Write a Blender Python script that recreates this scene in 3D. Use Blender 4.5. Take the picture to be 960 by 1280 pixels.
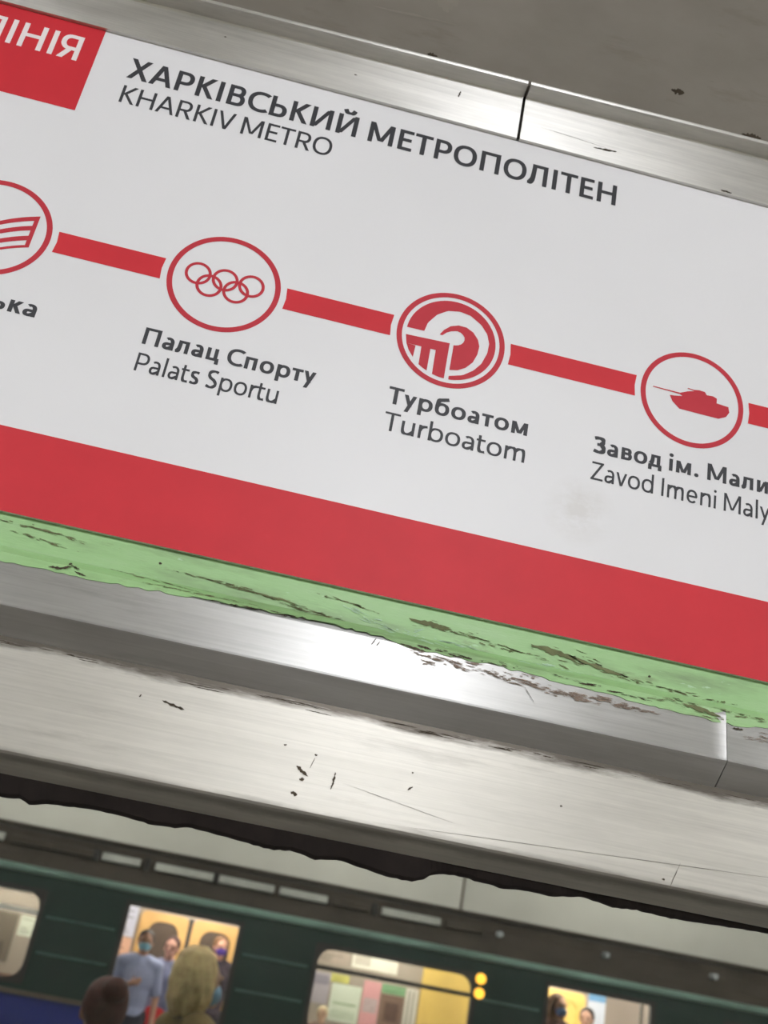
import bpy, bmesh, math, random
from mathutils import Vector, Matrix
from mathutils.geometry import delaunay_2d_cdt

# ------------------------------------------------------------------ scene, camera, world, exposure
for _o in list(bpy.data.objects):
    bpy.data.objects.remove(_o)
SC = bpy.context.scene
COL = SC.collection
Z0 = 1.8925                       # height of the station row on the line map above the car floor
F_PX = 1300.0                     # focal length in pixels of a 960x1280 picture

cam_d = bpy.data.cameras.new('camera')
cam_d.sensor_fit = 'VERTICAL'
cam_d.sensor_height = 36.0
cam_d.sensor_width = 27.0
cam_d.lens = F_PX / 1280.0 * 36.0
cam_d.clip_start = 0.02
cam_d.clip_end = 200
cam_d.dof.use_dof = True
cam_d.dof.focus_distance = 0.485
cam_d.dof.aperture_fstop = 17.0
cam = bpy.data.objects.new('camera', cam_d)
COL.objects.link(cam)
cam.location = (0.0789, -0.4306, Z0 - 0.2925)
cam.rotation_mode = 'XYZ'
cam.rotation_euler = (1.9974, -0.1714, -0.1733)
SC.camera = cam

world = bpy.data.worlds.new('world')
SC.world = world
world.use_nodes = True
world.node_tree.nodes['Background'].inputs[0].default_value = (0.9, 0.92, 1.0, 1)
world.node_tree.nodes['Background'].inputs[1].default_value = 0.02

vs = SC.view_settings
vs.view_transform = 'Standard'
vs.look = 'None'
vs.gamma = 1.0
vs.use_curve_mapping = False
vs.exposure = 0.0

LAMP_CAR = 154.0                   # radiance of the opal globes in our car
LAMP_STATION_FILL = 24.0                # radiance of the unseen station tubes added to light the scene
LAMP_FAR = 52.0                   # radiance of the tubes in the car across the platform
random.seed(4)

# ------------------------------------------------------------------ materials
def lin(c):
    return tuple(((v / 255) / 12.92 if v / 255 <= 0.04045 else ((v / 255 + 0.055) / 1.055) ** 2.4) for v in c)

class NT:
    def __init__(s, name):
        s.m = bpy.data.materials.new(name)
        s.m.use_nodes = True
        s.t = s.m.node_tree
        s.b = s.t.nodes['Principled BSDF']
        s.out = s.t.nodes['Material Output']
    def n(s, kind, **kw):
        nd = s.t.nodes.new(kind)
        for k, v in kw.items():
            setattr(nd, k, v)
        return nd
    def l(s, a, b):
        s.t.links.new(a, b)
    def coord(s, scale=(1, 1, 1), loc=(0, 0, 0)):
        g = s.n('ShaderNodeNewGeometry')
        mp = s.n('ShaderNodeMapping')
        mp.inputs['Scale'].default_value = scale
        mp.inputs['Location'].default_value = loc
        s.l(g.outputs['Position'], mp.inputs['Vector'])
        return mp.outputs['Vector']
    def noise(s, scale, vec, detail=4, rough=0.6):
        nd = s.n('ShaderNodeTexNoise')
        nd.inputs['Scale'].default_value = scale
        nd.inputs['Detail'].default_value = detail
        nd.inputs['Roughness'].default_value = rough
        s.l(vec, nd.inputs['Vector'])
        return nd.outputs['Fac']
    def ramp(s, fac, stops):
        r = s.n('ShaderNodeValToRGB')
        e = r.color_ramp.elements
        e[0].position, e[0].color = stops[0][0], (*stops[0][1], 1)
        e[1].position, e[1].color = stops[-1][0], (*stops[-1][1], 1)
        for p, c in stops[1:-1]:
            x = e.new(p)
            x.color = (*c, 1)
        s.l(fac, r.inputs['Fac'])
        return r.outputs['Color']
    def mix(s, fac, a, b, blend='MIX'):
        x = s.n('ShaderNodeMix', data_type='RGBA', blend_type=blend)
        for sock, v in ((x.inputs[0], fac), (x.inputs[6], a), (x.inputs[7], b)):
            if isinstance(v, (int, float)):
                sock.default_value = v
            elif isinstance(v, tuple):
                sock.default_value = (*v, 1)
            else:
                s.l(v, sock)
        return x.outputs[2]
    def math(s, op, a, b=0.0):
        x = s.n('ShaderNodeMath', operation=op)
        for i, v in enumerate((a, b)):
            if isinstance(v, (int, float)):
                x.inputs[i].default_value = v
            else:
                s.l(v, x.inputs[i])
        return x.outputs[0]
    def bump(s, h, strength=0.2, dist=0.001):
        b = s.n('ShaderNodeBump')
        b.inputs['Strength'].default_value = strength
        b.inputs['Distance'].default_value = dist
        s.l(h, b.inputs['Height'])
        s.l(b.outputs['Normal'], s.b.inputs['Normal'])

def pbr(name, col, rough=0.5, metal=0.0, var=0.12, nscale=6.0, spec=0.5, emis=None):
    """plain procedural material: a colour with a soft noise variation"""
    t = NT(name)
    v = t.coord()
    f = t.noise(nscale, v, 3)
    c = lin(col)
    lo = tuple(max(0, x * (1 - var)) for x in c)
    hi = tuple(min(1, x * (1 + var)) for x in c)
    t.l(t.ramp(f, [(0.3, lo), (0.7, hi)]), t.b.inputs['Base Color'])
    t.b.inputs['Roughness'].default_value = rough
    t.b.inputs['Metallic'].default_value = metal
    t.b.inputs['Specular IOR Level'].default_value = spec
    if emis:
        t.b.inputs['Emission Color'].default_value = (*emis[0], 1)
        t.b.inputs['Emission Strength'].default_value = emis[1]
    return t.m

def steel(name, base=(0.52, 0.50, 0.47), rough=0.42, aniso=0.75, grime=0.5, seed=0.0, blot=(0.10, 0.085, 0.07), edge_dark=()):
    """brushed stainless steel, brush lines along X, with streaked smudges"""
    t = NT(name)
    vb = t.coord((3, 260, 900), (seed, 0, seed))
    br = t.noise(1.0, vb, 3, 0.7)
    vs_ = t.coord((14, 60, 90), (seed * 3, 0, seed))
    st = t.noise(1.0, vs_, 4, 0.65)
    vd = t.coord((9, 70, 70), (seed * 7 + 2, 0, seed))
    dd = t.noise(1.0, vd, 6, 0.7)
    lo = tuple(x * 0.80 for x in base)
    hi = tuple(min(1, x * 1.18) for x in base)
    c = t.mix(0.55, t.ramp(br, [(0.25, lo), (0.75, hi)]), t.ramp(st, [(0.3, lo), (0.7, hi)]))
    dirt = t.ramp(dd, [(0.58, (0, 0, 0)), (0.80, (1, 1, 1))])
    sep = t.n('ShaderNodeSeparateColor')
    t.l(dirt, sep.inputs[0])
    fac = t.math('MULTIPLY', sep.outputs[0], grime)
    c = t.mix(fac, c, blot)
    if edge_dark:
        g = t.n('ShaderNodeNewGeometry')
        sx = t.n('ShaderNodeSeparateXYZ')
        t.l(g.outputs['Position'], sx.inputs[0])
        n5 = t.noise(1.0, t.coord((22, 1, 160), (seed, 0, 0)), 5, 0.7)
        for zc, rng, amt in edge_dark:
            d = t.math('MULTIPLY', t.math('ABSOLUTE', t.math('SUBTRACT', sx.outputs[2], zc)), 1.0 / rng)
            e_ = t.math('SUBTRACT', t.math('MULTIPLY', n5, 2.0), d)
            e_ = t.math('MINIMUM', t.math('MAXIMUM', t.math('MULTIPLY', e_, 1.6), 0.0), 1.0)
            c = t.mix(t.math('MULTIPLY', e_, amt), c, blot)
    t.l(c, t.b.inputs['Base Color'])
    t.b.inputs['Metallic'].default_value = 1.0
    r = t.math('ADD', t.math('MULTIPLY', st, 0.16), rough - 0.08)
    t.l(r, t.b.inputs['Roughness'])
    t.b.inputs['Anisotropic'].default_value = aniso
    tn = t.n('ShaderNodeCombineXYZ')
    tn.inputs[2].default_value = 1.0
    t.l(tn.outputs[0], t.b.inputs['Tangent'])
    t.bump(br, 0.12, 0.0003)
    return t.m

def green_paint():
    t = NT('old_green_paint')
    v1 = t.coord((10, 40, 55))
    n1 = t.noise(1.0, v1, 5, 0.65)
    c = t.ramp(n1, [(0.30, lin((122, 148, 104))), (0.5, lin((148, 188, 128))), (0.72, lin((158, 192, 140)))])
    v2 = t.coord((26, 120, 150), (3, 0, 1))
    n2 = t.noise(1.0, v2, 6, 0.72)
    m = t.ramp(n2, [(0.60, (0, 0, 0)), (0.70, (1, 1, 1))])
    sep = t.n('ShaderNodeSeparateColor')
    t.l(m, sep.inputs[0])
    c = t.mix(t.math('MULTIPLY', sep.outputs[0], 0.55), c, lin((112, 118, 84)))
    v3 = t.coord((60, 200, 240), (9, 0, 2))
    n3 = t.noise(1.0, v3, 4, 0.7)
    m3 = t.ramp(n3, [(0.66, (0, 0, 0)), (0.72, (1, 1, 1))])
    sep3 = t.n('ShaderNodeSeparateColor')
    t.l(m3, sep3.inputs[0])
    c = t.mix(t.math('MULTIPLY', sep3.outputs[0], 0.6), c, lin((182, 212, 180)))
    t.l(c, t.b.inputs['Base Color'])
    t.b.inputs['Roughness'].default_value = 0.45
    t.bump(n2, 0.35, 0.0008)
    return t.m

def print_white():
    t = NT('white_vinyl_print')
    n1 = t.noise(5.0, t.coord((1, 1, 1)), 3)
    c = t.ramp(n1, [(0.3, lin((222, 221, 223))), (0.7, lin((229, 228, 230)))])
    # the faint scuff on the lower right of the sheet
    n2 = t.noise(55.0, t.coord((1.0, 1, 1.6)), 5, 0.7)
    g = t.n('ShaderNodeNewGeometry')
    mp = t.n('ShaderNodeVectorMath', operation='DISTANCE')
    mp.inputs[1].default_value = (0.211, 0.0, Z0 - 0.076)
    t.l(g.outputs['Position'], mp.inputs[0])
    near = t.math('SUBTRACT', 1.0, t.math('MULTIPLY', mp.outputs['Value'], 52.0))
    near = t.math('MAXIMUM', near, 0.0)
    f = t.math('MINIMUM', t.math('MULTIPLY', near, t.math('MULTIPLY', t.math('MAXIMUM', t.math('SUBTRACT', n2, 0.36), 0.0), 1.3)), 0.22)
    c = t.mix(f, c, lin((165, 155, 138)))
    t.l(c, t.b.inputs['Base Color'])
    t.b.inputs['Roughness'].default_value = 0.42
    t.b.inputs['Specular IOR Level'].default_value = 0.35
    return t.m

def cove_paint():
    t = NT('grimy_beige_ceiling_paint')
    n1 = t.noise(9.0, t.coord((1, 2.2, 2.2)), 5, 0.6)
    c = t.ramp(n1, [(0.3, lin((130, 124, 115))), (0.7, lin((148, 142, 133)))])
    n2 = t.noise(1.0, t.coord((9, 42, 42), (4, 2, 0)), 6, 0.7)
    m = t.ramp(n2, [(0.60, (0, 0, 0)), (0.75, (1, 1, 1))])
    sep = t.n('ShaderNodeSeparateColor')
    t.l(m, sep.inputs[0])
    c = t.mix(t.math('MULTIPLY', sep.outputs[0], 0.45), c, lin((102, 92, 78)))
    t.l(c, t.b.inputs['Base Color'])
    t.b.inputs['Roughness'].default_value = 0.6
    t.bump(n1, 0.15, 0.001)
    return t.m

def emit(name, col, strength):
    t = NT(name)
    t.b.inputs['Base Color'].default_value = (*col, 1)
    t.b.inputs['Emission Color'].default_value = (*col, 1)
    t.b.inputs['Emission Strength'].default_value = strength
    return t.m

def glass_mat(name, tint=(0.93, 0.95, 0.94), refl=0.05):
    t = NT(name)
    tr = t.n('ShaderNodeBsdfTransparent')
    tr.inputs[0].default_value = (*tint, 1)
    gl = t.n('ShaderNodeBsdfGlossy')
    gl.inputs['Roughness'].default_value = 0.03
    lw = t.n('ShaderNodeFresnel')
    lw.inputs['IOR'].default_value = 1.3
    mx = t.n('ShaderNodeMixShader')
    t.l(lw.outputs[0], mx.inputs[0])
    t.l(tr.outputs[0], mx.inputs[1])
    t.l(gl.outputs[0], mx.inputs[2])
    t.l(mx.outputs[0], t.out.inputs['Surface'])
    return t.m

M = {
    'white': print_white(),
    'red': pbr('red_vinyl_print', (200, 44, 54), 0.5, var=0.05, nscale=30, spec=0.25),
    'red_line': pbr('dark_red_print', (186, 48, 60), 0.5, var=0.04, nscale=30, spec=0.25),
    'ink': pbr('charcoal_print_ink', (56, 56, 60), 0.5, var=0.05, nscale=40, spec=0.3),
    'white_ink': pbr('white_print_ink', (236, 226, 226), 0.5, var=0.02, spec=0.3),
    'board': pbr('sign_sheet_edge', (190, 188, 186), 0.6, var=0.05),
    'steel_wide': steel('brushed_steel_window_frame', (0.59, 0.568, 0.522), 0.51, 0.62, 0.35, 1.3, edge_dark=((Z0 - 0.190, 0.0055, 0.9), (Z0 - 0.2362, 0.0030, 0.45))),  # upper band mixes grime with the shade under the bead, put into colour
    'steel_bead': steel('worn_steel_bead', (0.52, 0.515, 0.503), 0.45, 0.78, 0.35, 5.1),
    'steel_top': steel('brushed_steel_cornice', (0.70, 0.685, 0.655), 0.46, 0.78, 0.25, 8.7),
    'green': green_paint(),
    'cove': cove_paint(),
    'rubber': pbr('black_rubber', (34, 28, 26), 0.75, var=0.25, nscale=60, spec=0.2),
    'grime': pbr('dark_grime', (74, 66, 56), 0.9, var=0.3, nscale=80, spec=0.1),
    'grime_soft': pbr('olive_grime', (112, 116, 84), 0.9, var=0.25, nscale=120, spec=0.1),
    'rust': pbr('brown_primer_residue', (138, 122, 110), 0.8, var=0.2, nscale=90, spec=0.2),
    'pale_scuff': pbr('pale_paint_scuff', (178, 206, 178), 0.7, var=0.1, nscale=90, spec=0.2),
    'ceil_scuff': pbr('pale_ceiling_scuff', (147, 141, 131), 0.6, var=0.08, nscale=50),
    'glass': glass_mat('window_glass'),
    'glass_far': glass_mat('train_window_glass', (0.88, 0.90, 0.88)),
    'car_wall': pbr('beige_car_lining', (226, 221, 211), 0.55),
    'car_ceiling': pbr('white_car_ceiling', (222, 220, 214), 0.5),
    'car_floor': pbr('brown_car_floor', (92, 80, 68), 0.65),
    'globe': emit('opal_lamp_glass', (0.96, 0.975, 1.02), LAMP_CAR),
    'chrome': pbr('lamp_metal', (170, 168, 164), 0.3, 1.0, 0.05),
    'tube': emit('added_tube_glass', (1.0, 0.975, 0.94), LAMP_STATION_FILL),
    'tube_far': emit('train_tube_glass', (1.0, 0.95, 0.86), LAMP_FAR),
    'cream': pbr('cream_station_wall', (206, 205, 196), 0.8, var=0.05, nscale=1.5),
    'platform': pbr('grey_platform_stone', (120, 116, 110), 0.6, var=0.15),
    'train_green': pbr('dark_green_train_paint', (19, 48, 41), 0.55, var=0.2, nscale=2.0, spec=0.35),
    'train_rib': pbr('worn_green_rib_paint', (74, 104, 96), 0.45, var=0.2, nscale=4.0),
    'train_gutter': pbr('gutter_paint_highlight', (132, 164, 152), 0.3, var=0.35, nscale=1.3),  # lightened green: the lamp highlight on the gutter is put into its colour
    'train_blue': pbr('blue_train_paint', (22, 40, 130), 0.5, var=0.15, nscale=2.0),
    'train_mould': pbr('grey_brown_moulding', (104, 92, 84), 0.5, var=0.15),
    'roof': pbr('brown_grey_roof_paint', (76, 68, 60), 0.75, var=0.22, nscale=2.5, spec=0.2),
    'vent': pbr('pale_roof_vent_metal', (200, 202, 194), 0.5, var=0.2, nscale=3.0),
    'bolt': pbr('pale_bolt_metal', (190, 196, 198), 0.5, var=0.05),
    'frame_dark': pbr('dark_window_rubber', (40, 36, 34), 0.6, var=0.15),
    'frame_light': pbr('pale_window_rail', (250, 246, 238), 0.4, var=0.08),
    'lining': pbr('pale_train_lining', (168, 154, 142), 0.6, var=0.08, nscale=1.5),
    'tan': pbr('tan_door_paint', (206, 162, 98), 0.5, var=0.1, nscale=3.0),
    'yellow': pbr('yellow_door_paint', (240, 202, 112), 0.5, var=0.08, nscale=3.0),
    'dark_pane': pbr('dark_tunnel_glass', (86, 72, 62), 0.25, var=0.2, nscale=3.0),
    'amber': emit('amber_lamp_lens', (1.0, 0.50, 0.05), 1.7),
    'seat': pbr('brown_seat_vinyl', (112, 72, 52), 0.5, var=0.15),
}

# ------------------------------------------------------------------ mesh helpers
class MB:
    def __init__(s):
        s.v, s.f = [], []
    def add(s, vs_, fs):
        o = len(s.v)
        s.v += [tuple(p) for p in vs_]
        s.f += [tuple(i + o for i in f) for f in fs]
    def box(s, x0, x1, y0, y1, z0, z1):
        s.add([(x0, y0, z0), (x1, y0, z0), (x1, y1, z0), (x0, y1, z0), (x0, y0, z1), (x1, y0, z1), (x1, y1, z1), (x0, y1, z1)],
              [(0, 3, 2, 1), (4, 5, 6, 7), (0, 1, 5, 4), (1, 2, 6, 5), (2, 3, 7, 6), (3, 0, 4, 7)])
    def prism_x(s, prof, x0, x1, shear=None, nseg=1, xs=None, push=None):
        """closed (y,z) outline swept along X"""
        n = len(prof)
        if xs:
            nseg = len(xs) - 1
        vs_, fs = [], []
        for k in range(nseg + 1):
            x = xs[k] if xs else x0 + (x1 - x0) * k / nseg
            for i, (y, z) in enumerate(prof):
                vs_.append((x, y + (push(x, i) if push else 0), z + (shear(x, i) if shear else 0)))
        for k in range(nseg):
            for i in range(n):
                j = (i + 1) % n
                fs.append((k * n + i, k * n + j, (k + 1) * n + j, (k + 1) * n + i))
        fs.append(tuple(range(n))[::-1])
        fs.append(tuple(nseg * n + i for i in range(n)))
        s.add(vs_, fs)
    def plate(s, poly, y0, y1):
        """closed (x,z) outline with thickness along Y"""
        n = len(poly)
        vs_ = [(x, y0, z) for x, z in poly] + [(x, y1, z) for x, z in poly]
        fs = [tuple(range(n)), tuple(range(2 * n - 1, n - 1, -1))]
        fs += [(i, i + n, (i + 1) % n + n, (i + 1) % n) for i in range(n)]
        s.add(vs_, fs)
    def ring_x(s, c, rx, rz, w, y, n=64, a0=0.0, a1=360.0):
        """flat annulus (sector) in the XZ plane, w inwards"""
        full = abs(a1 - a0) >= 359.9
        m = n if full else n + 1
        vs_ = []
        for k in range(m):
            a = math.radians(a0 + (a1 - a0) * k / n)
            vs_ += [(c[0] + rx * math.cos(a), y, c[1] + rz * math.sin(a)), (c[0] + (rx - w) * math.cos(a), y, c[1] + (rz - w) * math.sin(a))]
        fs = []
        for k in range(n):
            j = (k + 1) % m
            fs.append((2 * k, 2 * j, 2 * j + 1, 2 * k + 1))
        s.add(vs_, fs)
    def flat(s, poly, y):
        s.add([(x, y, z) for x, z in poly], [tuple(range(len(poly)))])
    def cyl(s, p0, p1, r, n=12):
        p0, p1 = Vector(p0), Vector(p1)
        d = (p1 - p0).normalized()
        u = d.orthogonal().normalized()
        w = d.cross(u)
        vs_ = []
        for p in (p0, p1):
            for k in range(n):
                a = 2 * math.pi * k / n
                vs_.append(p + r * (math.cos(a) * u + math.sin(a) * w))
        fs = [(k, (k + 1) % n, n + (k + 1) % n, n + k) for k in range(n)]
        fs += [tuple(range(n))[::-1], tuple(range(n, 2 * n))]
        s.add(vs_, fs)
    def lathe(s, prof, c, n=32):
        """(r,z) profile about the vertical axis through c"""
        m = len(prof)
        vs_ = []
        for k in range(n):
            a = 2 * math.pi * k / n
            vs_ += [(c[0] + r * math.cos(a), c[1] + r * math.sin(a), c[2] + z) for r, z in prof]
        fs = []
        for k in range(n):
            j = (k + 1) % n
            fs += [(k * m + i, j * m + i, j * m + i + 1, k * m + i + 1) for i in range(m - 1)]
        s.add(vs_, fs)
    def build(s, name, mat, parent=None, smooth=False, bevel=0.0):
        me = bpy.data.meshes.new(name)
        off = Vector(parent['_abs']) if parent is not None and '_abs' in parent else Vector((0, 0, 0))
        me.from_pydata([tuple(Vector(v) - off) for v in s.v], [], s.f)
        me.validate()
        bm = bmesh.new()
        bm.from_mesh(me)
        bmesh.ops.recalc_face_normals(bm, faces=bm.faces)
        bm.to_mesh(me)
        bm.free()
        me.materials.append(mat)
        if smooth:
            for p in me.polygons:
                p.use_smooth = True
        o = bpy.data.objects.new(name, me)
        COL.objects.link(o)
        if parent is not None:
            o.parent = parent
            o['_abs'] = tuple(off)
        if bevel:
            b = o.modifiers.new('bevel', 'BEVEL')
            b.width = bevel
            b.segments = 2
            b.limit_method = 'ANGLE'
        return o

def tag(o, label, cat=None, group=None, kind=None):
    o['label'] = label
    if cat:
        o['category'] = cat
    if group:
        o['group'] = group
    if kind:
        o['kind'] = kind
    return o

def empty(name, loc):
    o = bpy.data.objects.new(name, None)
    COL.objects.link(o)
    o.location = loc
    o.empty_display_size = 0.05
    o['_abs'] = tuple(loc)
    return o

def struct(o, label, cat):
    return tag(o, label, cat, kind='structure')

# ------------------------------------------------------------------ our car: the setting
XL, XR = -2.6, 2.8                 # stretch of the car wall that is built
Z = lambda z: Z0 + z

# upper steel cornice over the map: two lengths butted at a seam
def cornice(name, x0, x1, label):
    prof = [(0.004, Z(0.1372)), (-0.0021, Z(0.1372)), (-0.0022, Z(0.1374)), (-0.0022, Z(0.1655)), (-0.0030, Z(0.1668)), (-0.0105, Z(0.1674)),
            (-0.0116, Z(0.1680)), (-0.0118, Z(0.1692)), (-0.0112, Z(0.1706)), (-0.0095, Z(0.1712)), (0.004, Z(0.1712))]
    def sh(x, i):
        return 0.022 * (max(-0.3, min(0.5, x)) - 0.15) if 3 <= i else 0.0
    m = MB()
    m.prism_x(prof, x0, x1, sh, 40)
    return struct(m.build(name, M['steel_top']), label, 'trim')
cornice('trim_1', XL, 0.1535, 'brushed steel cornice length above the metro title, left of the seam')
cornice('trim_2', 0.1552, XR, 'brushed steel cornice length above the map, right of the seam')
m = MB()
m.box(0.150, 0.159, 0.0, 0.0042, Z(0.137), Z(0.172))
struct(m.build('trim_3', M['rubber']), 'dark gap behind the seam of the steel cornice', 'trim')

# steel bead under the green strip, also in two lengths
def bead(name, x0, x1, label):
    prof = [(0.004, Z(-0.1560)), (-0.0030, Z(-0.1580)), (-0.0040, Z(-0.1600)), (-0.0062, Z(-0.1796)), (-0.0066, Z(-0.1806)), (-0.0058, Z(-0.1815)), (0.0040, Z(-0.1904)), (0.008, Z(-0.1904)), (0.008, Z(-0.1560))]
    m = MB()
    # the left length is sprung outwards a little where it meets the joint
    def flare(x, i):
        t = (x - (x1 - 0.0085)) / 0.0085 if x0 < 0 else 0.0
        return -0.0007 * t * t if t > 0 and 1 <= i <= 5 else 0.0
    m.prism_x(prof, x0, x1, None, 1, [x0] + [x1 - 0.0085 + 0.0085 * k / 8 for k in range(9)] if x0 < 0 else [x0, x1], flare)
    return struct(m.build(name, M['steel_bead']), label, 'trim')
bead('trim_4', XL, 0.2858, 'worn steel bead under the green strip with a bright highlight')
bead('trim_5', 0.2864, XR, 'shorter worn steel bead length with brown residue, right of the joint')

# painted wall of the car around the window: the strip above it is green
WX0, WX1, WZ1 = -0.62, 0.95, -1.02
m = MB()
m.box(XL, XR, 0.002, 0.05, Z(-0.160), Z(0.172))
m.box(XL, WX0 - 0.06, 0.008, 0.05, 0.0, Z(-0.160))
m.box(WX1 + 0.06, XR, 0.008, 0.05, 0.0, Z(-0.160))
m.box(WX0 - 0.06, WX1 + 0.06, 0.008, 0.05, 0.0, Z(WZ1) - 0.06)
wall_front = struct(m.build('wall_front', M['green']), 'car side wall with old light green paint between map and bead', 'wall')

# ragged green paint lapping down over the bead
def ragged(x0, x1, f, step=0.0035):
    xs = []
    x = x0
    while x < x1:
        xs.append(x)
        x += step * random.uniform(0.5, 1.5)
    xs.append(x1)
    return [(x, f(x)) for x in xs]
def interp(pts, x):
    if x <= pts[0][0]:
        return pts[0][1]
    for (a, b), (c, d) in zip(pts, pts[1:]):
        if x <= c:
            return b + (d - b) * (x - a) / (c - a)
    return pts[-1][1]
gpts = [(-0.3, -0.1625), (-0.034, -0.1622), (0.016, -0.1612), (0.06, -0.1590), (0.102, -0.1578), (0.13, -0.1585), (0.145, -0.1610), (0.1815, -0.1604), (0.22, -0.1618), (0.259, -0.1632), (0.285, -0.1640), (0.31, -0.1616), (0.6, -0.162)]
edge = ragged(-0.5, 0.7, lambda x: interp(gpts, x) + random.uniform(-0.0006, 0.0006))
m = MB()
vs_, fs = [], []
def bead_y(z):                      # bead face depth at height z, a hair in front
    t = max(0.0, min(1.0, (-0.1600 - z) / 0.0196))
    return -0.0040 - 0.0022 * t - 0.0004
for x, z in edge:
    vs_ += [(x, 0.0016, Z(-0.1535)), (x, -0.0036, Z(-0.1578)), (x, bead_y(z), Z(z)), (x, bead_y(z) + 0.0006, Z(z))]
for k in range(len(edge) - 1):
    for i in range(3):
        fs.append((4 * k + i, 4 * (k + 1) + i, 4 * (k + 1) + i + 1, 4 * k + i + 1))
m.add(vs_, fs)
m.build('paint_overlap', M['green'], wall_front)

# window with its wide steel frame, gasket and pane
window = empty('window_1', (0.165, 0.02, Z(WZ1)))
struct(window, 'car window with wide brushed steel frame below the line map', 'window')
def frame_bar(kind, mat, prof, x0, x1):
    m = MB()
    m.prism_x(prof, x0, x1)
    return m.build(kind, mat, window)
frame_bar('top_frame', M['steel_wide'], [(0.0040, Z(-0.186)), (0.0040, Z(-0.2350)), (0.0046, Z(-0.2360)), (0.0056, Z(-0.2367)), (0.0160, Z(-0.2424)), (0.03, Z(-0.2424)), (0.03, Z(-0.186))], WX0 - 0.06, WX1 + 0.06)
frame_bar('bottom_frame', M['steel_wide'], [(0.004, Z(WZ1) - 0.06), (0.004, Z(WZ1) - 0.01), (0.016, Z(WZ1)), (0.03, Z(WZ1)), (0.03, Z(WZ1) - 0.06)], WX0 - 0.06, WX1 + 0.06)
for x0, x1 in ((WX0 - 0.06, WX0), (WX1, WX1 + 0.06)):
    m = MB()
    m.box(x0, x1, 0.0045, 0.029, Z(WZ1), Z(-0.242))
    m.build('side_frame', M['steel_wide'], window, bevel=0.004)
redge = [(-0.6, -0.2500), (-0.4, -0.2494), (-0.2, -0.2510), (-0.06, -0.2496), (-0.0089, -0.2507), (-0.0011, -0.2499), (0.0027, -0.2516), (0.0086, -0.2499), (0.031, -0.2484), (0.0527, -0.2498), (0.0625, -0.2492), (0.0671, -0.2478), (0.0891, -0.2492), (0.1028, -0.2503), (0.111, -0.249), (0.1215, -0.2507), (0.1313, -0.2489), (0.1506, -0.2517), (0.1627, -0.2518), (0.1684, -0.2499), (0.1706, -0.2474), (0.1791, -0.2459), (0.1843, -0.246), (0.202, -0.2473), (0.2107, -0.2465), (0.2249, -0.2466), (0.2371, -0.2441), (0.2516, -0.246), (0.2623, -0.2452), (0.2768, -0.2458), (0.3206, -0.244), (0.5, -0.2462), (0.7, -0.245), (0.94, -0.247)]
pts = [(WX0, -0.2500)]
x = WX0
while x < WX1 - 0.002:
    x += 0.0022
    pts.append((x, interp(redge, x) + random.uniform(-0.00022, 0.00022)))
m = MB()
vs_, fs = [], []
for x, z in pts:
    vs_ += [(x, 0.0155, Z(-0.2405)), (x, 0.0185, Z(z) + 0.0012), (x, 0.0200, Z(z)), (x, 0.0235, Z(z)), (x, 0.0240, Z(-0.2405))]
for k in range(len(pts) - 1):
    for i in range(4):
        fs.append((5 * k + i, 5 * (k + 1) + i, 5 * (k + 1) + i + 1, 5 * k + i + 1))
m.add(vs_, fs)
m.build('rubber_gasket', M['rubber'], window)
m = MB()
m.box(WX0, WX1, 0.0245, 0.0285, Z(WZ1), Z(-0.240))
m.build('pane', M['glass'], window)

# cove and ceiling of our car, floor, opposite wall, ends
m = MB()
m.prism_x([(-0.0085, Z(0.1700)), (-0.20, Z(0.335)), (-0.42, Z(0.47)), (-0.42, Z(0.52)), (0.05, Z(0.52)), (0.05, Z(0.17))], XL, XR, lambda x, i: 0.022 * (max(-0.3, min(0.5, x)) - 0.15) if i == 0 else 0, 20)
cove = struct(m.build('trim_6', M['cove']), 'grimy grey beige cove panel above the steel cornice', 'trim')
m = MB()
m.box(XL, XR, -2.78, -0.40, Z(0.47), Z(0.52))
ceil = struct(m.build('ceiling', M['car_ceiling']), 'white lacquered ceiling of the metro car', 'ceiling')
m = MB()
m.box(XL, XR, -2.78, 0.05, -0.05, 0.0)
struct(m.build('floor', M['car_floor']), 'brown linoleum floor of the metro car', 'floor')
m = MB()
m.box(XL, XR, -2.80, -2.74, 0.0, Z(0.47))
struct(m.build('wall_back', M['car_wall']), 'beige lining of the opposite side of the car', 'wall')
for nm, a, b in (('wall_left', XL - 0.05, XL), ('wall_right', XR, XR + 0.05)):
    m = MB()
    m.box(a, b, -2.78, 0.05, 0.0, Z(0.52))
    struct(m.build(nm, M['car_wall']), 'beige end partition of the car, ' + ('toward the sports palace end of the map' if a < 0 else 'toward the tank station end of the map'), 'wall')

# opal globe lamps of our car
def lamp(x):
    zc = Z(0.47)
    e = empty('ceiling_lamp', (x, -1.34, zc))
    tag(e, 'opal glass ceiling lamp with metal collar in the car', 'lamp', 'ceiling lamps of the car')
    m = MB()
    m.lathe([(0.0, 0.0), (0.105, 0.0), (0.11, -0.012), (0.098, -0.03), (0.0, -0.03)], (x, -1.34, zc))
    m.build('collar', M['chrome'], e, True)
    m = MB()
    m.lathe([(0.092 * math.cos(math.radians(a)), -0.028 + 0.07 * math.sin(math.radians(a))) for a in range(0, -91, -10)], (x, -1.34, zc))
    m.build('globe', M['globe'], e, True)
for x in (-0.93, 0.31, 1.55):
    lamp(x)

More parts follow.
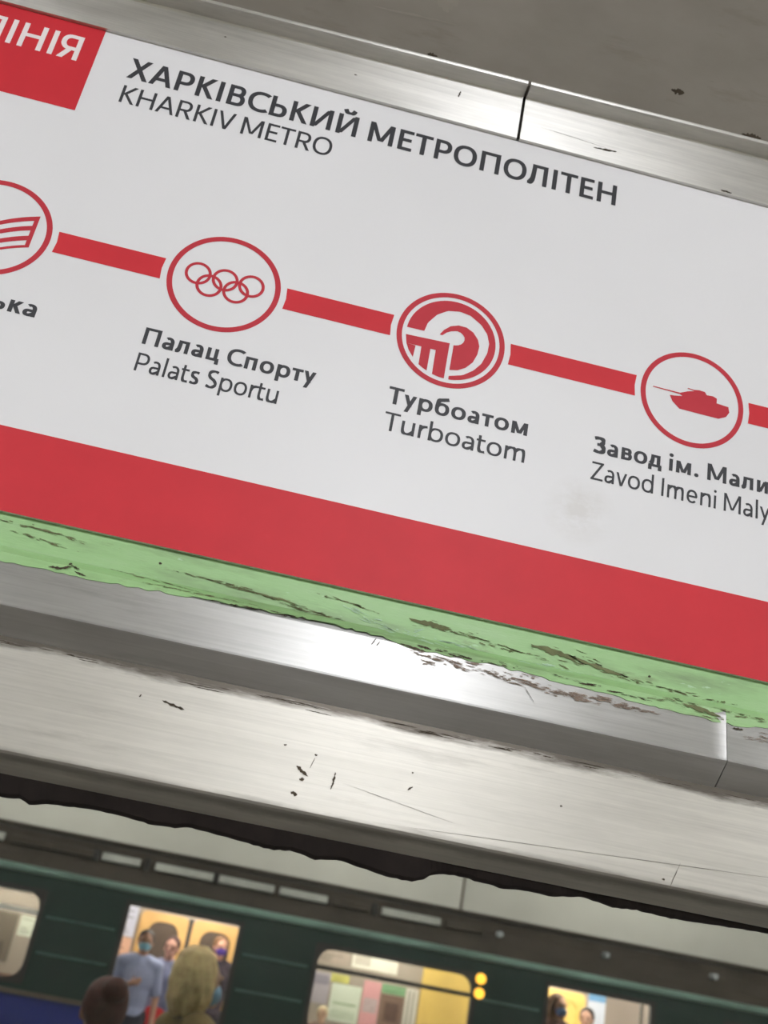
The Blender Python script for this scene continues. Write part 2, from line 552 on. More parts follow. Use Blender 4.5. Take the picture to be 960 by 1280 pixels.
# ------------------------------------------------------------------ stains with outlines of their own
def fleck(m, x, z, L, W, y, ang=0.0, seed=0):
    """thin irregular flake of length L and width W lying on a surface; y is a depth or f(z)"""
    r = random.Random(seed)
    n = 14
    top, bot = [], []
    for k in range(n + 1):
        t = k / n
        env = math.sin(math.pi * min(1, max(0, t * 0.96 + 0.02))) ** 0.6
        u = (t - 0.5) * L
        top.append((u, W * env * r.uniform(0.15, 0.6)))
        bot.append((u, -W * env * r.uniform(0.15, 0.6)))
    poly = top + bot[1:-1][::-1]
    c, s_ = math.cos(ang), math.sin(ang)
    poly = [(x + u * c - v * s_, z + u * s_ + v * c) for u, v in poly]
    vs_ = [(a, (y(b) if callable(y) else y), Z(b)) for a, b in poly]
    # ribbon triangulation top/bottom
    idx_t = list(range(n + 1))
    idx_b = [0] + [len(poly) - k for k in range(1, n)] + [n]
    fs = []
    for k in range(n):
        q = [idx_t[k], idx_t[k + 1], idx_b[k + 1], idx_b[k]]
        q = [v for i, v in enumerate(q) if v not in q[:i]]
        if len(q) >= 3:
            fs.append(tuple(q))
    m.add(vs_, fs)

def streak(m, x, z, L, W, y, ang=0.0, seed=0, dens=1.0):
    """a broken scratch: many small flakes scattered along a line"""
    r = random.Random(seed * 13 + 5)
    n = max(3, int(L / 0.0016 * dens))
    c, s_ = math.cos(ang), math.sin(ang)
    for k in range(n):
        u = (r.random() - 0.5) * L
        env = 1 - (2 * abs(u) / L) ** 2
        v = r.gauss(0, 0.33) * W * (0.3 + env) + 0.25 * W * math.sin(u * 300 + seed)
        l = r.uniform(0.0006, 0.0042) * (0.5 + env)
        w = min(W, r.uniform(0.00012, 0.00055) * (0.4 + env))
        fleck(m, x + u * c - v * s_, z + u * s_ + v * c, l, w, y, ang + r.uniform(-0.15, 0.15), seed * 97 + k)

def green_y(z):
    if z > -0.1535:
        return 0.0017
    if z > -0.1578:
        return 0.0016 - 0.0052 * (-0.1535 - z) / 0.0043 - 0.00015
    return min(-0.0037, bead_y(z)) - 0.00015
m = MB()
i = 0
# long dark scratches of the green strip
for x, z, L, W, a in ((-0.028, -0.1425, 0.030, 0.0012, -0.03), (-0.012, -0.1440, 0.018, 0.0014, -0.05), (-0.02, -0.1475, 0.03, 0.0007, -0.1),
                      (0.058, -0.1490, 0.045, 0.0007, -0.06), (0.075, -0.1498, 0.05, 0.0012, -0.08), (0.098, -0.1525, 0.03, 0.0009, -0.04), (0.112, -0.1450, 0.03, 0.0008, -0.10),
                      (0.10, -0.1530, 0.022, 0.0012, 0.02), (0.155, -0.1468, 0.030, 0.0030, -0.04), (0.175, -0.1485, 0.022, 0.0020, -0.05),
                      (0.19, -0.1500, 0.03, 0.0014, -0.08), (0.218, -0.1475, 0.046, 0.0044, -0.10), (0.235, -0.1500, 0.03, 0.0016, -0.14), (0.27, -0.1520, 0.05, 0.0010, -0.02),
                      (0.262, -0.1588, 0.026, 0.0016, 0.05), (0.276, -0.1605, 0.028, 0.0022, -0.10), (0.295, -0.158, 0.03, 0.0012, -0.05), (0.03, -0.1545, 0.04, 0.0006, -0.06), (0.05, -0.157, 0.05, 0.0008, 0.03), (-0.1, -0.147, 0.06, 0.0014, 0), (0.36, -0.149, 0.06, 0.002, -0.05)):
    i += 1
    streak(m, x, z, L, W * 1.0, green_y, a, i, 1.3)
for x, z, L, W, a in ((0.207, -0.1466, 0.022, 0.0030, -0.10), (0.226, -0.1487, 0.026, 0.0022, -0.16), (0.150, -0.1464, 0.020, 0.0026, -0.05), (-0.0215, -0.1428, 0.014, 0.0010, -0.05), (0.2745, -0.1600, 0.018, 0.0020, -0.12), (0.080, -0.1500, 0.022, 0.0007, -0.07)):
    i += 1
    fleck(m, x, z, L, W, lambda z_: green_y(z_) - 0.00008, a, i)
tag(m.build('paint_scratches', M['grime_soft'], wall_front), 'olive grey scratches in the green paint', kind='stuff')
m = MB()
for x, z, L, W, a in ((-0.0075, -0.1590, 0.007, 0.0014, 0.5), (-0.0035, -0.1575, 0.005, 0.0012, -0.4), (-0.0110, -0.1598, 0.006, 0.0011, 0.1), (-0.0005, -0.1602, 0.005, 0.0011, -0.2), (-0.006, -0.1560, 0.002, 0.0016, 1.2),
                      (0.0295, -0.1460, 0.0014, 0.0014, 0), (0.215, -0.1472, 0.02, 0.0016, -0.12), (0.233, -0.1492, 0.02, 0.001, -0.12), (0.266, -0.1570, 0.009, 0.0014, -0.1), (0.252, -0.1480, 0.0014, 0.0014, 0.3), (0.186, -0.1590, 0.010, 0.0014, -0.15), (0.148, -0.1592, 0.007, 0.0012, -0.1),
                      (0.23, -0.1601, 0.05, 0.0008, -0.05), (0.075, -0.1588, 0.05, 0.0006, 0.03), (0.165, -0.1596, 0.04, 0.0008, -0.02)):
    i += 1
    (fleck if L < 0.008 else streak)(m, x, z, L, W * 0.9, green_y, a, i)
tag(m.build('paint_chips', M['grime'], wall_front), 'black chips and dots in the green paint', kind='stuff')
m = MB()
for x, z, L, W, a in ((0.135, -0.152, 0.03, 0.003, -0.1), (0.15, -0.155, 0.02, 0.002, -0.2), (0.165, -0.153, 0.025, 0.0016, -0.05), (0.205, -0.154, 0.03, 0.0014, 0.02), (0.12, -0.149, 0.02, 0.0016, -0.25), (0.145, -0.150, 0.01, 0.001, 0.5)):
    i += 1
    streak(m, x, z, L, W, green_y, a, i, 1.2)
tag(m.build('paint_scuffs', M['pale_scuff'], wall_front), 'pale scuffs in the green paint', kind='stuff')

def on_bead(z):
    return bead_y(z) - 0.0001
m = MB()
for x, z, L, W, a in ((0.152, -0.1632, 0.020, 0.0030, -0.05), (0.170, -0.1640, 0.028, 0.0026, -0.08), (0.195, -0.1652, 0.036, 0.0024, -0.06), (0.215, -0.1668, 0.026, 0.0018, -0.03), (0.235, -0.1655, 0.04, 0.0012, -0.05)):
    i += 1
    streak(m, x, z, L, W * 1.2, on_bead, a, i, 3.0)
tag(m.build('residue', M['rust'], bpy.data.objects['trim_4']), 'brown primer residue', kind='stuff')
m = MB()
for x, z, L, W, a in ((0.312, -0.1680, 0.036, 0.0022, -0.03), (0.345, -0.169, 0.03, 0.0016, 0)):
    i += 1
    streak(m, x, z, L, W * 1.2, on_bead, a, i, 3.0)
tag(m.build('residue', M['rust'], bpy.data.objects['trim_5']), 'brown primer residue', kind='stuff')
m = MB()
fleck(m, 0.2915, -0.1650, 0.005, 0.0012, on_bead, 0, 71)
for x, z, L, W, a in ((0.126, -0.1615, 0.004, 0.0006, 1.1), (0.128, -0.1622, 0.003, 0.0005, 1.1), (0.196, -0.1700, 0.008, 0.0003, -0.9), (0.143, -0.1605, 0.012, 0.0010, -0.1)):
    i += 1
    fleck(m, x, z, L, W, on_bead, a, i)
tag(m.build('grime_marks', M['grime'], bpy.data.objects['trim_4']), 'small dark marks', kind='stuff')

m = MB()
for x, z, L, W, a in ((0.1075, -0.2195, 0.0065, 0.0018, -0.55), (0.1110, -0.2155, 0.005, 0.0004, 1.3), (0.1118, -0.2120, 0.0013, 0.0009, 0), (0.1080, -0.2228, 0.0022, 0.0016, 0.2), (0.1210, -0.2195, 0.0045, 0.0012, 1.5), (0.1208, -0.2225, 0.0042, 0.0009, 1.4), (0.1060, -0.2290, 0.003, 0.0018, -0.3),
                      (0.0985, -0.2105, 0.0013, 0.001, 0.3), (0.1530, -0.2175, 0.0026, 0.0010, 0.7), (0.1530, -0.211, 0.0008, 0.0008, 0), (0.036, -0.2030, 0.0014, 0.001, 1.2), (0.0500, -0.2040, 0.010, 0.0014, -0.2), (0.218, -0.2120, 0.0012, 0.001, 0), (0.265, -0.233, 0.0014, 0.001, 0),
                      (0.23, -0.2285, 0.18, 0.00016, 0.06), (0.15, -0.2245, 0.05, 0.00016, -0.14), (0.27, -0.2305, 0.012, 0.0003, 1.2)):
    i += 1
    fleck(m, x, z, L, W, 0.0038, a, i)
tag(m.build('scratch_marks', M['grime'], window), 'dark scratches and specks on the wide steel frame', kind='stuff')
m = MB()
for k in range(170):
    x = random.uniform(-0.5, 0.8)
    i += 1
    fleck(m, x, -0.1918 - abs(random.gauss(0, 0.0013)), random.uniform(0.003, 0.018), random.uniform(0.00015, 0.0006), 0.0039, random.uniform(-0.03, 0.01), i)
tag(m.build('grime_line', M['grime'], window), 'broken line of grime along the top of the wide steel frame', kind='stuff')
m = MB()
for x, z, L, W, a in ((0.2050, 0.1455, 0.011, 0.0017, 0.1), (0.2000, 0.1450, 0.006, 0.0010, 0.1), (0.2755, 0.1385, 0.007, 0.0016, -0.05), (0.185, 0.1480, 0.04, 0.0003, -0.06)):
    i += 1
    fleck(m, x, z, L, W, -0.0023, a, i)
tag(m.build('grime_marks', M['grime'], bpy.data.objects['trim_2']), 'small dark smears', kind='stuff')
m = MB()
fleck(m, 0.118, 0.157, 0.005, 0.0012, -0.0023, 1.4, 91)
fleck(m, 0.06, 0.151, 0.0015, 0.001, -0.0023, 0, 92)
fleck(m, -0.013, 0.153, 0.0014, 0.001, -0.0023, 0, 93)
tag(m.build('grime_marks', M['grime'], bpy.data.objects['trim_1']), 'small dark smears', kind='stuff')

# marks on the sloping cove panel
def cove_pt(x, t, lift=0.0006):     # t metres up the slope from the cornice
    d = Vector((0, -0.1915, 0.165)).normalized()
    nrm = Vector((0, -0.165, -0.1915)).normalized()
    b = Vector((x, -0.0085, Z(0.1700) + 0.022 * (max(-0.3, min(0.5, x)) - 0.15) * max(0, 1 - t / 0.253)))
    return b + d * t + nrm * lift
def cove_flecks(rows, lift):
    m = MB()
    global i
    for x, t, L, W, a in rows:
        i += 1
        k = MB()
        fleck(k, 0, 0, L, W, 0.0, a, i)
        m.add([cove_pt(x + v[0], max(0.001, t + v[2] - Z0), lift) for v in k.v], k.f)
    return m
rows = [(0.085, 0.020, 0.050, 0.0012, 0.03), (0.10, 0.030, 0.012, 0.010, 0.3), (0.168, 0.026, 0.016, 0.007, -0.1), (0.25, 0.024, 0.07, 0.0010, 0.02)]
tag(cove_flecks(rows, 0.00012).build('paint_scuffs', M['ceil_scuff'], cove), 'pale scuffs in the cove paint', kind='stuff')
rows = [(0.178, 0.017, 0.007, 0.0022, -0.2), (0.19, 0.060, 0.010, 0.0016, 0.7), (0.285, 0.062, 0.002, 0.002, 0.3), (0.236, 0.016, 0.008, 0.003, 0), (0.165, 0.020, 0.004, 0.0014, 1.0), (0.13, 0.0012, 0.05, 0.0010, 0), (0.21, 0.0012, 0.08, 0.0012, 0), (0.285, 0.0030, 0.012, 0.003, 0), (0.05, 0.001, 0.06, 0.001, 0), (0.0985, 0.003, 0.006, 0.0024, 0), (0.22, 0.026, 0.07, 0.0006, -0.02)]
tag(cove_flecks(rows, 0.0002).build('grime_marks', M['grime'], cove), 'dark specks on the cove paint', kind='stuff')

# ------------------------------------------------------------------ stroke lettering
class Pen:
    """letters drawn with a broad pen: cap height 1, stem width w"""
    def __init__(s, w):
        s.w, s.h, s.q = w, w * 0.86, []
    def V(s, x, y0, y1):
        a = s.w / 2
        s.q.append([(x - a, y0), (x + a, y0), (x + a, y1), (x - a, y1)])
    def H(s, x0, x1, y):
        a = s.h / 2
        s.q.append([(x0, y - a), (x1, y - a), (x1, y + a), (x0, y + a)])
    def D(s, x0, y0, x1, y1, k=0.96):
        a = s.w * k * math.hypot(x1 - x0, y1 - y0) / max(1e-6, abs(y1 - y0)) / 2
        s.q.append([(x0 - a, y0), (x0 + a, y0), (x1 + a, y1), (x1 - a, y1)])
    def E(s, cx, cy, rx, ry, a0=0, a1=360, n=28, e=2.25):
        """arc ribbon, outer radii rx, ry"""
        pr = None
        for k in range(n + 1):
            a = math.radians(a0 + (a1 - a0) * k / n)
            c, d = math.cos(a), math.sin(a)
            c2 = math.copysign(abs(c) ** (2 / e), c)
            d2 = math.copysign(abs(d) ** (2 / e), d)
            o = (cx + rx * c2, cy + ry * d2)
            i_ = (cx + (rx - s.w) * c2, cy + (ry - s.h) * d2)
            if pr:
                s.q.append([pr[0], o, i_, pr[1]])
            pr = (o, i_)
    def P(s, pts, k=1.0):
        """ribbon along a smooth path"""
        dense = []
        P_ = [pts[0]] + list(pts) + [pts[-1]]
        for j in range(len(pts) - 1):
            p0, p1, p2, p3 = P_[j:j + 4]
            for u in range(7):
                t = u / 7
                dense.append(tuple(0.5 * (2 * b + (c - a) * t + (2 * a - 5 * b + 4 * c - d) * t * t + (3 * b - a - 3 * c + d) * t ** 3) for a, b, c, d in zip(p0, p1, p2, p3)))
        dense.append(pts[-1])
        pr = None
        for j, (x, y) in enumerate(dense):
            a, b = dense[max(0, j - 1)], dense[min(len(dense) - 1, j + 1)]
            dx, dy = b[0] - a[0], b[1] - a[1]
            L = math.hypot(dx, dy) or 1
            w = (s.w * abs(dy) / L + s.h * abs(dx) / L) * k / 2
            nx, ny = -dy / L * w, dx / L * w
            cur = ((x + nx, y + ny), (x - nx, y - ny))
            if pr:
                s.q.append([pr[0], cur[0], cur[1], pr[1]])
            pr = cur

def glyph(ch, w):
    p = Pen(w)
    h = p.h
    a = w / 2
    X = 0.72
    lat = {'А': 'A', 'Х': 'X', 'Р': 'P', 'К': 'K', 'І': 'I', 'В': 'B', 'С': 'C', 'М': 'M', 'Е': 'E', 'Т': 'T', 'О': 'O', 'Н': 'H', 'а': 'a', 'о': 'o', 'р': 'p', 'у': 'y', 'е': 'e', 'і': 'i', 'с': 'c'}
    c = lat.get(ch, ch)
    sb = [0.085, 0.085]             # side bearings
    W = 0.7
    if c == 'X':
        W = 0.80; p.D(w * .6, 0, W - w * .6, 1); p.D(W - w * .6, 0, w * .6, 1); sb = [0.02, 0.02]
    elif c == 'A':
        W = 0.86; p.D(w * .55, 0, W / 2 - w * .04, 1); p.D(W - w * .55, 0, W / 2 + w * .04, 1); p.H(W * .2, W * .8, 0.31); sb = [0.01, 0.01]
    elif c in 'PR':
        W = 0.66; p.V(a, 0, 1); y = 0.42 if c == 'P' else 0.46
        r = (1 - y + h / 2) / 2; cy = 1 - r
        p.H(a, W - r * 1.0, 1 - h / 2); p.H(a, W - r * 1.0, y); p.E(W - r * 1.02, cy, r * 1.02, r, -90, 90, 18)
        if c == 'R':
            W = 0.70; p.D(W - w * .6, 0, 0.34, y, 1.0)
        sb = [0.1, 0.04]
    elif c == 'Я':
        W = 0.68; p.V(W - a, 0, 1); y = 0.44; r = (1 - y + h / 2) / 2
        p.H(r, W - a, 1 - h / 2); p.H(r, W - a, y); p.E(r * 1.02, 1 - r, r * 1.02, r, 90, 270, 18); p.D(w * .6, 0, 0.36, y, 1.0); sb = [0.03, 0.1]
    elif c == 'K':
        W = 0.70; p.V(a, 0, 1); p.D(w * .95, 0.46, W - w * .62, 1); p.D(w * 1.35, 0.56, W - w * .6, 0); sb = [0.1, 0.0]
    elif c == 'I':
        W = w; p.V(a, 0, 1); sb = [0.11, 0.11]
    elif c == 'B':
        W = 0.67; p.V(a, 0, 1); y = 0.53
        r1 = (1 - y + h / 2) / 2; r2 = (y + h / 2) / 2
        p.H(a, W - r1 - .04, 1 - h / 2); p.H(a, W - r1 - .02, y); p.H(a, W - r2, h / 2)
        p.E(W - r1 - .04, 1 - r1, r1, r1, -90, 90, 16); p.E(W - r2, r2, r2, r2, -90, 90, 16); sb = [0.1, 0.05]
    elif c == 'Ь' or c == 'ь':
        H_ = 1 if c == 'Ь' else X
        W = 0.65 if c == 'Ь' else 0.52; p.V(a, 0, H_); y = 0.56 * H_; r = (y + h / 2) / 2
        p.H(a, W - r, y); p.H(a, W - r, h / 2); p.E(W - r, r, r, r, -90, 90, 16); sb = [0.1, 0.05]
    elif c == 'C':
        W = 0.74; p.E(0.50, 0.5, 0.50, 0.51, 52, 308, 30); sb = [0.055, 0.03]
    elif c == 'c':
        W = 0.50; p.E(0.35, X / 2, 0.35, X / 2 + .01, 50, 310, 26); sb = [0.05, 0.03]
    elif c in 'ИЙ':
        W = 0.80; p.V(a, 0, 1); p.V(W - a, 0, 1); p.D(w * .9, 0.0 + .06, W - w * .9, 0.94, .85); sb = [0.1, 0.1]
        if c == 'Й':
            p.P([(W / 2 - .19, 1.27), (W / 2 - .12, 1.13), (W / 2, 1.10), (W / 2 + .12, 1.13), (W / 2 + .19, 1.27)], .8)
    elif c in 'ий':
        W = 0.58; p.V(a, 0, X); p.V(W - a, 0, X); p.D(w * .9, .05, W - w * .9, X - .05, .8)
        if c == 'й':
            p.P([(W / 2 - .15, .97), (W / 2, .83), (W / 2 + .15, .97)], .8)
    elif c == 'M':
        W = 0.98; p.V(a, 0, 1); p.V(W - a, 0, 1); p.D(W / 2 - w * .12, 0.12, w * .62, 1, .9); p.D(W / 2 + w * .12, 0.12, W - w * .62, 1, .9); sb = [0.09, 0.09]
    elif c == 'м':
        W = 0.76; p.V(a, 0, X); p.V(W - a, 0, X); p.D(W / 2 - w * .1, 0.06, w * .62, X, .9); p.D(W / 2 + w * .1, 0.06, W - w * .62, X, .9)
    elif c == 'E':
        W = 0.56; p.V(a, 0, 1); p.H(a, W, 1 - h / 2); p.H(a, W - .05, .52); p.H(a, W, h / 2); sb = [0.1, 0.05]
    elif c == 'T':
        W = 0.70; p.V(W / 2, 0, 1); p.H(0, W, 1 - h / 2); sb = [0.02, 0.02]
    elif c == 'т':
        W = 0.54; p.V(W / 2, 0, X); p.H(0, W, X - h / 2); sb = [0.02, 0.02]
    elif c == 'O':
        W = 0.92; p.E(W / 2, .5, W / 2, .515, 0, 360, 44); sb = [0.055, 0.055]
    elif c == 'o':
        W = 0.68; p.E(W / 2, X / 2, W / 2, X / 2 + .01, 0, 360, 40); sb = [0.05, 0.05]
    elif c == 'П' or c == 'п':
        H_ = 1 if c == 'П' else X
        W = 0.78 if c == 'П' else 0.57; p.V(a, 0, H_); p.V(W - a, 0, H_); p.H(a, W - a, H_ - h / 2); sb = [0.1, 0.1]
    elif c == 'Л' or c == 'л':
        H_ = 1 if c == 'Л' else X
        W = 0.78 if c == 'Л' else 0.60; p.V(W - a, 0, H_); p.H(W * .26, W - a, H_ - h / 2)
        p.P([(W * .30, H_), (W * .29, H_ * .62), (W * .24, H_ * .25), (W * .13, h * .55), (0.0, h * .42)]); sb = [0.02, 0.1]
    elif c == 'H':
        W = 0.78; p.V(a, 0, 1); p.V(W - a, 0, 1); p.H(a, W - a, .53); sb = [0.1, 0.1]
    elif c == 'V':
        W = 0.82; p.D(W / 2 - w * .03, 0, w * .55, 1); p.D(W / 2 + w * .03, 0, W - w * .55, 1); sb = [0.0, 0.0]
    elif c == 'v':
        W = 0.62; p.D(W / 2 - w * .03, 0, w * .55, X); p.D(W / 2 + w * .03, 0, W - w * .55, X); sb = [0.01, 0.01]
    elif c == 'S' or c == 's':
        k = 1.0 if c == 'S' else X
        W = 0.58 if c == 'S' else 0.47
        b = h / 2
        p.P([(W - .05, k - b - .04 * k), (W * .62, k - b), (W * .28, k - b - .05 * k), (a + .02, k * .74), (W * .30, k * .57), (W * .68, k * .44), (W - a - .01, k * .25), (W * .68, b + .04 * k), (W * .4, b), (.03, b + .06 * k)]); sb = [0.06, 0.05]
    elif c == 'Z':
        W = 0.68; p.H(0.02, W, 1 - h / 2); p.H(0, W, h / 2); p.D(w * .72, h * .9, W - w * .72, 1 - h * .9); sb = [0.04, 0.04]
    elif c == 'З':
        W = 0.60; b = h / 2
        p.P([(.04, 1 - b - .05), (.26, 1 - b), (W - a - .06, .86), (W - a - .05, .66), (.34, .54), (.18, .53)])
        p.P([(.18, .53), (.38, .52), (W - a, .36), (W - a - .02, .16), (.30, b), (.03, b + .06)]); sb = [0.05, 0.05]
    elif c == 'a':
        W = 0.54; p.V(W - a, 0, .44); p.E(W / 2 + .01, .42, W / 2 - .01, X - .42 + .01, 0, 128, 16); p.E(W * .42, .205, W * .42, .215, 60, 300, 20); p.H(W * .40, W - a, .42 - h / 2); p.P([(W * .40, h / 2 - .01), (W * .62, .085 + h * .1), (W - a, .19)], .9); sb = [0.05, 0.085]
    elif c == 'p':
        W = 0.66; p.V(a, -.28, X); p.E(W - .33, X / 2, .33, X / 2 + .01, 0, 360, 36); sb = [0.085, 0.05]
    elif c == 'b':
        W = 0.66; p.V(a, 0, 1.05); p.E(W - .33, X / 2, .33, X / 2 + .01, 0, 360, 36); sb = [0.085, 0.05]
    elif c == 'd':
        W = 0.66; p.V(W - a, 0, 1.05); p.E(.33, X / 2, .33, X / 2 + .01, 0, 360, 36); sb = [0.05, 0.085]
    elif c == 'б':
        W = 0.67; p.E(W / 2, .36, W / 2, .37, 0, 360, 38); p.P([(a, .34), (a + .02, .62), (.16, .84), (.34, .92), (.60, 1.0)]); sb = [0.055, 0.05]
    elif c == 'y':
        W = 0.60; p.D(W * .30, -.28, W - w * .55, X); p.D(W * .54, .06, w * .55, X); sb = [0.01, 0.01]
    elif c == 'в':
        W = 0.54; p.V(a, 0, X); y = .38; r1 = (X - y + h / 2) / 2; r2 = (y + h / 2) / 2
        p.H(a, W - r1 - .03, X - h / 2); p.H(a, W - r1, y); p.H(a, W - r2, h / 2); p.E(W - r1 - .03, X - r1, r1, r1, -90, 90, 14); p.E(W - r2, r2, r2, r2, -90, 90, 14); sb = [0.085, 0.04]
    elif c == 'д':
        W = 0.66; p.V(W - a - .07, 0, X); p.H(W * .28, W - .07 - a, X - h / 2); p.P([(W * .32, X), (W * .30, X * .6), (W * .24, .25), (W * .15, h)]); p.H(0, W, h / 2); p.V(a * .9, -.19, h / 2); p.V(W - a * .9, -.19, h / 2); sb = [0.02, 0.02]
    elif c == 'ц':
        W = 0.62; p.V(a, 0, X); p.V(W - a - .08, 0, X); p.H(a, W, h / 2); p.V(W - a * .9, -.19, h / 2); sb = [0.085, 0.03]
    elif c == 'ш':
        W = 0.86; p.V(a, 0, X); p.V(W / 2, 0, X); p.V(W - a, 0, X); p.H(a, W - a, h / 2)
    elif c == 'к':
        W = 0.55; p.V(a, 0, X); p.D(w * .95, .34, W - w * .6, X); p.D(w * 1.3, .42, W - w * .55, 0); sb = [0.085, 0.0]
    elif c == 'i':
        W = w; p.V(a, 0, X); p.E(a, .95, w * .6, w * .6, 0, 360, 12); sb = [0.09, 0.09]
    elif c == 'l':
        W = w; p.V(a, 0, 1.05); sb = [0.09, 0.09]
    elif c == 't':
        W = 0.40; x = .06 + a; p.P([(x, .92), (x, .5), (x, .22), (x + .06, .07), (W - .06, h / 2), (W, h / 2 + .01)]); p.H(-.02, W - .01, X - h / 2); sb = [0.02, 0.03]
    elif c == 'r':
        W = 0.38; p.V(a, 0, X); p.P([(a, .40), (a + .06, .58), (.24, X - h / 2 - .02), (W, X - h / 2)]); sb = [0.085, 0.0]
    elif c == 'u':
        W = 0.60; p.V(W - a, 0, X); p.P([(a, X), (a, .28), (a + .05, .10), (.24, h / 2), (.40, h / 2 + .03), (W - a, .22)])
    elif c in 'nh':
        W = 0.60; p.V(a, 0, X if c == 'n' else 1.05); p.P([(W - a, 0), (W - a, .42), (W - a - .05, .62), (.36, X - h / 2), (.20, X - h / 2 - .03), (a, X - .22)])
    elif c == 'm':
        W = 0.94; p.V(a, 0, X)
        for e in (W / 2 + a * .1, W - a):
            s_ = e - (W - w) / 2
            p.P([(e, 0), (e, .44), (e - .05, .63), (e - .17, X - h / 2), (s_ + .10, X - h / 2 - .04), (s_ + .0, X - .22)])
    elif c == 'e':
        W = 0.61; p.E(W / 2, X / 2, W / 2, X / 2 + .01, 0, 318, 34); p.H(a, W - a * .4, .36)
    elif c == '.':
        W = w * 1.2; p.E(W / 2, w * .55, w * .62, w * .62, 0, 360, 12)
    elif c == ' ':
        W = 0.10
    return p.q, W, sb

_GL = {}
def glyph_faces(ch, w):
    """the pen strokes of a letter merged into one sheet of triangles"""
    if (ch, w) not in _GL:
        q, W, sb = glyph(ch, w)
        vs_, fs = [], []
        for qq in q:
            area = sum(a[0] * b[1] - b[0] * a[1] for a, b in zip(qq, qq[1:] + qq[:1]))
            if abs(area) < 1e-9:
                continue
            if area < 0:
                qq = qq[::-1]
            fs.append(list(range(len(vs_), len(vs_) + len(qq))))
            vs_ += [Vector(p_) for p_ in qq]
        tris = []
        if fs:
            r = delaunay_2d_cdt(vs_, [], fs, 0, 1e-5, True)
            quads = [[(vs_[v].x, vs_[v].y) for v in f] for f in fs]
            boxes = [(min(p_[0] for p_ in qq), max(p_[0] for p_ in qq), min(p_[1] for p_ in qq), max(p_[1] for p_ in qq)) for qq in quads]
            def covered(x, y):
                for qq, (a_, b_, c_, d_) in zip(quads, boxes):
                    if a_ <= x <= b_ and c_ <= y <= d_:
                        ins = False
                        for (x1, y1), (x2, y2) in zip(qq, qq[1:] + qq[:1]):
                            if (y1 > y) != (y2 > y) and x < (x2 - x1) * (y - y1) / (y2 - y1) + x1:
                                ins = not ins
                        if ins:
                            return True
                return False
            for f in r[2]:
                t = [tuple(r[0][v]) for v in f]
                if covered(sum(p_[0] for p_ in t) / 3, sum(p_[1] for p_ in t) / 3):
                    tris.append(t)
        _GL[(ch, w)] = (tris, W, sb)
    return _GL[(ch, w)]

def lettering(name, text, x0, x1, base, cap, w, y, mat, parent, label=None, right=None):
    """set text so that it runs from x0 to x1 (x1 None: natural width times `right`)"""
    quads, pen = [], 0.0
    prev_sb = None
    for ch in text:
        q, W, sb = glyph_faces(ch, w)
        if prev_sb is not None:
            pen += sb[0]
        quads += [[(px + pen, py) for px, py in qq] for qq in q]
        pen += W + sb[1]
        prev_sb = sb[1]
    width = pen - prev_sb
    k = (x1 - x0) / width if x1 is not None else right
    m = MB()
    for qq in quads:
        m.flat([(x0 + px * k, Z(base + py * cap)) for px, py in qq], y)
    o = m.build(name, mat, parent)
    if label:
        o['label'] = label
    return o, x0 + width * k, k

# ------------------------------------------------------------------ the line map
SX0, SX1 = -0.80, 0.82
R = 0.0275
sign = empty('line_map_sign', (0.12, 0.0, Z(-0.1390)))
tag(sign, 'white metro line map with red line, station names and red lower band', 'sign')
m = MB()
m.box(SX0, SX1, 0.0, 0.0019, Z(-0.1390), Z(0.1385))
m.build('sheet', M['white'], sign)
YP = -0.00012
def printed(name, mat, fn, label=None, parent=None):
    m = MB()
    fn(m)
    o = m.build(name, mat, parent or sign)
    if label:
        o['label'] = label
    return o
printed('bottom_band', M['red'], lambda m: m.flat([(SX0, Z(-0.1390)), (SX1, Z(-0.1390)), (SX1, Z(-0.1000)), (SX0, Z(-0.1000))], YP), 'wide red band along the bottom')
hdr = printed('header_block', M['red'], lambda m: m.flat([(SX0, Z(0.0803)), (-0.0736, Z(0.0803)), (-0.0736, Z(0.1385)), (SX0, Z(0.1385))], YP), 'red block behind the line title')
lettering('header_lettering', 'ЛІНІЯ', -0.1350, -0.0822, 0.1120, 0.0168, 0.165, YP * 2, M['white_ink'], hdr, 'white word ЛІНІЯ')
lettering('title_lettering', 'ХАРКІВСЬКИЙ МЕТРОПОЛІТЕН', -0.0556, 0.2135, 0.1101, 0.0139, 0.178, YP, M['ink'], sign, 'bold charcoal title ХАРКІВСЬКИЙ МЕТРОПОЛІТЕН')
lettering('subtitle_lettering', 'KHARKIV METRO', -0.0548, 0.0572, 0.0930, 0.0117, 0.138, YP, M['ink'], sign, 'light charcoal subtitle KHARKIV METRO')

# stations
stations = [(-0.0894, 'plaque'), (0.0228, 'rings'), (0.1371, 'logo'), (0.2637, 'tank')]
bz0, bz1 = -0.0060, 0.0062
gap = R + 0.0032
ends = [SX0 + 0.2] + [s[0] for s in stations] + [SX1 - 0.2]
for k in range(len(ends) - 1):
    a, b = ends[k] + (gap if k else 0), ends[k + 1] - (gap if k < len(stations) else 0)
    def bar(m, a=a, b=b):
        # the bar ends follow the round white margin of the stations
        L_ = [(ends[k] + math.sqrt(gap * gap - z * z), z) if k else (a, z) for z in (bz0, 0, bz1)]
        R_ = [(ends[k + 1] - math.sqrt(gap * gap - z * z), z) if k < len(stations) else (b, z) for z in (bz1, 0, bz0)]
        m.flat([(x, Z(z)) for x, z in L_ + R_], YP)
    printed('route_line', M['red'], bar)

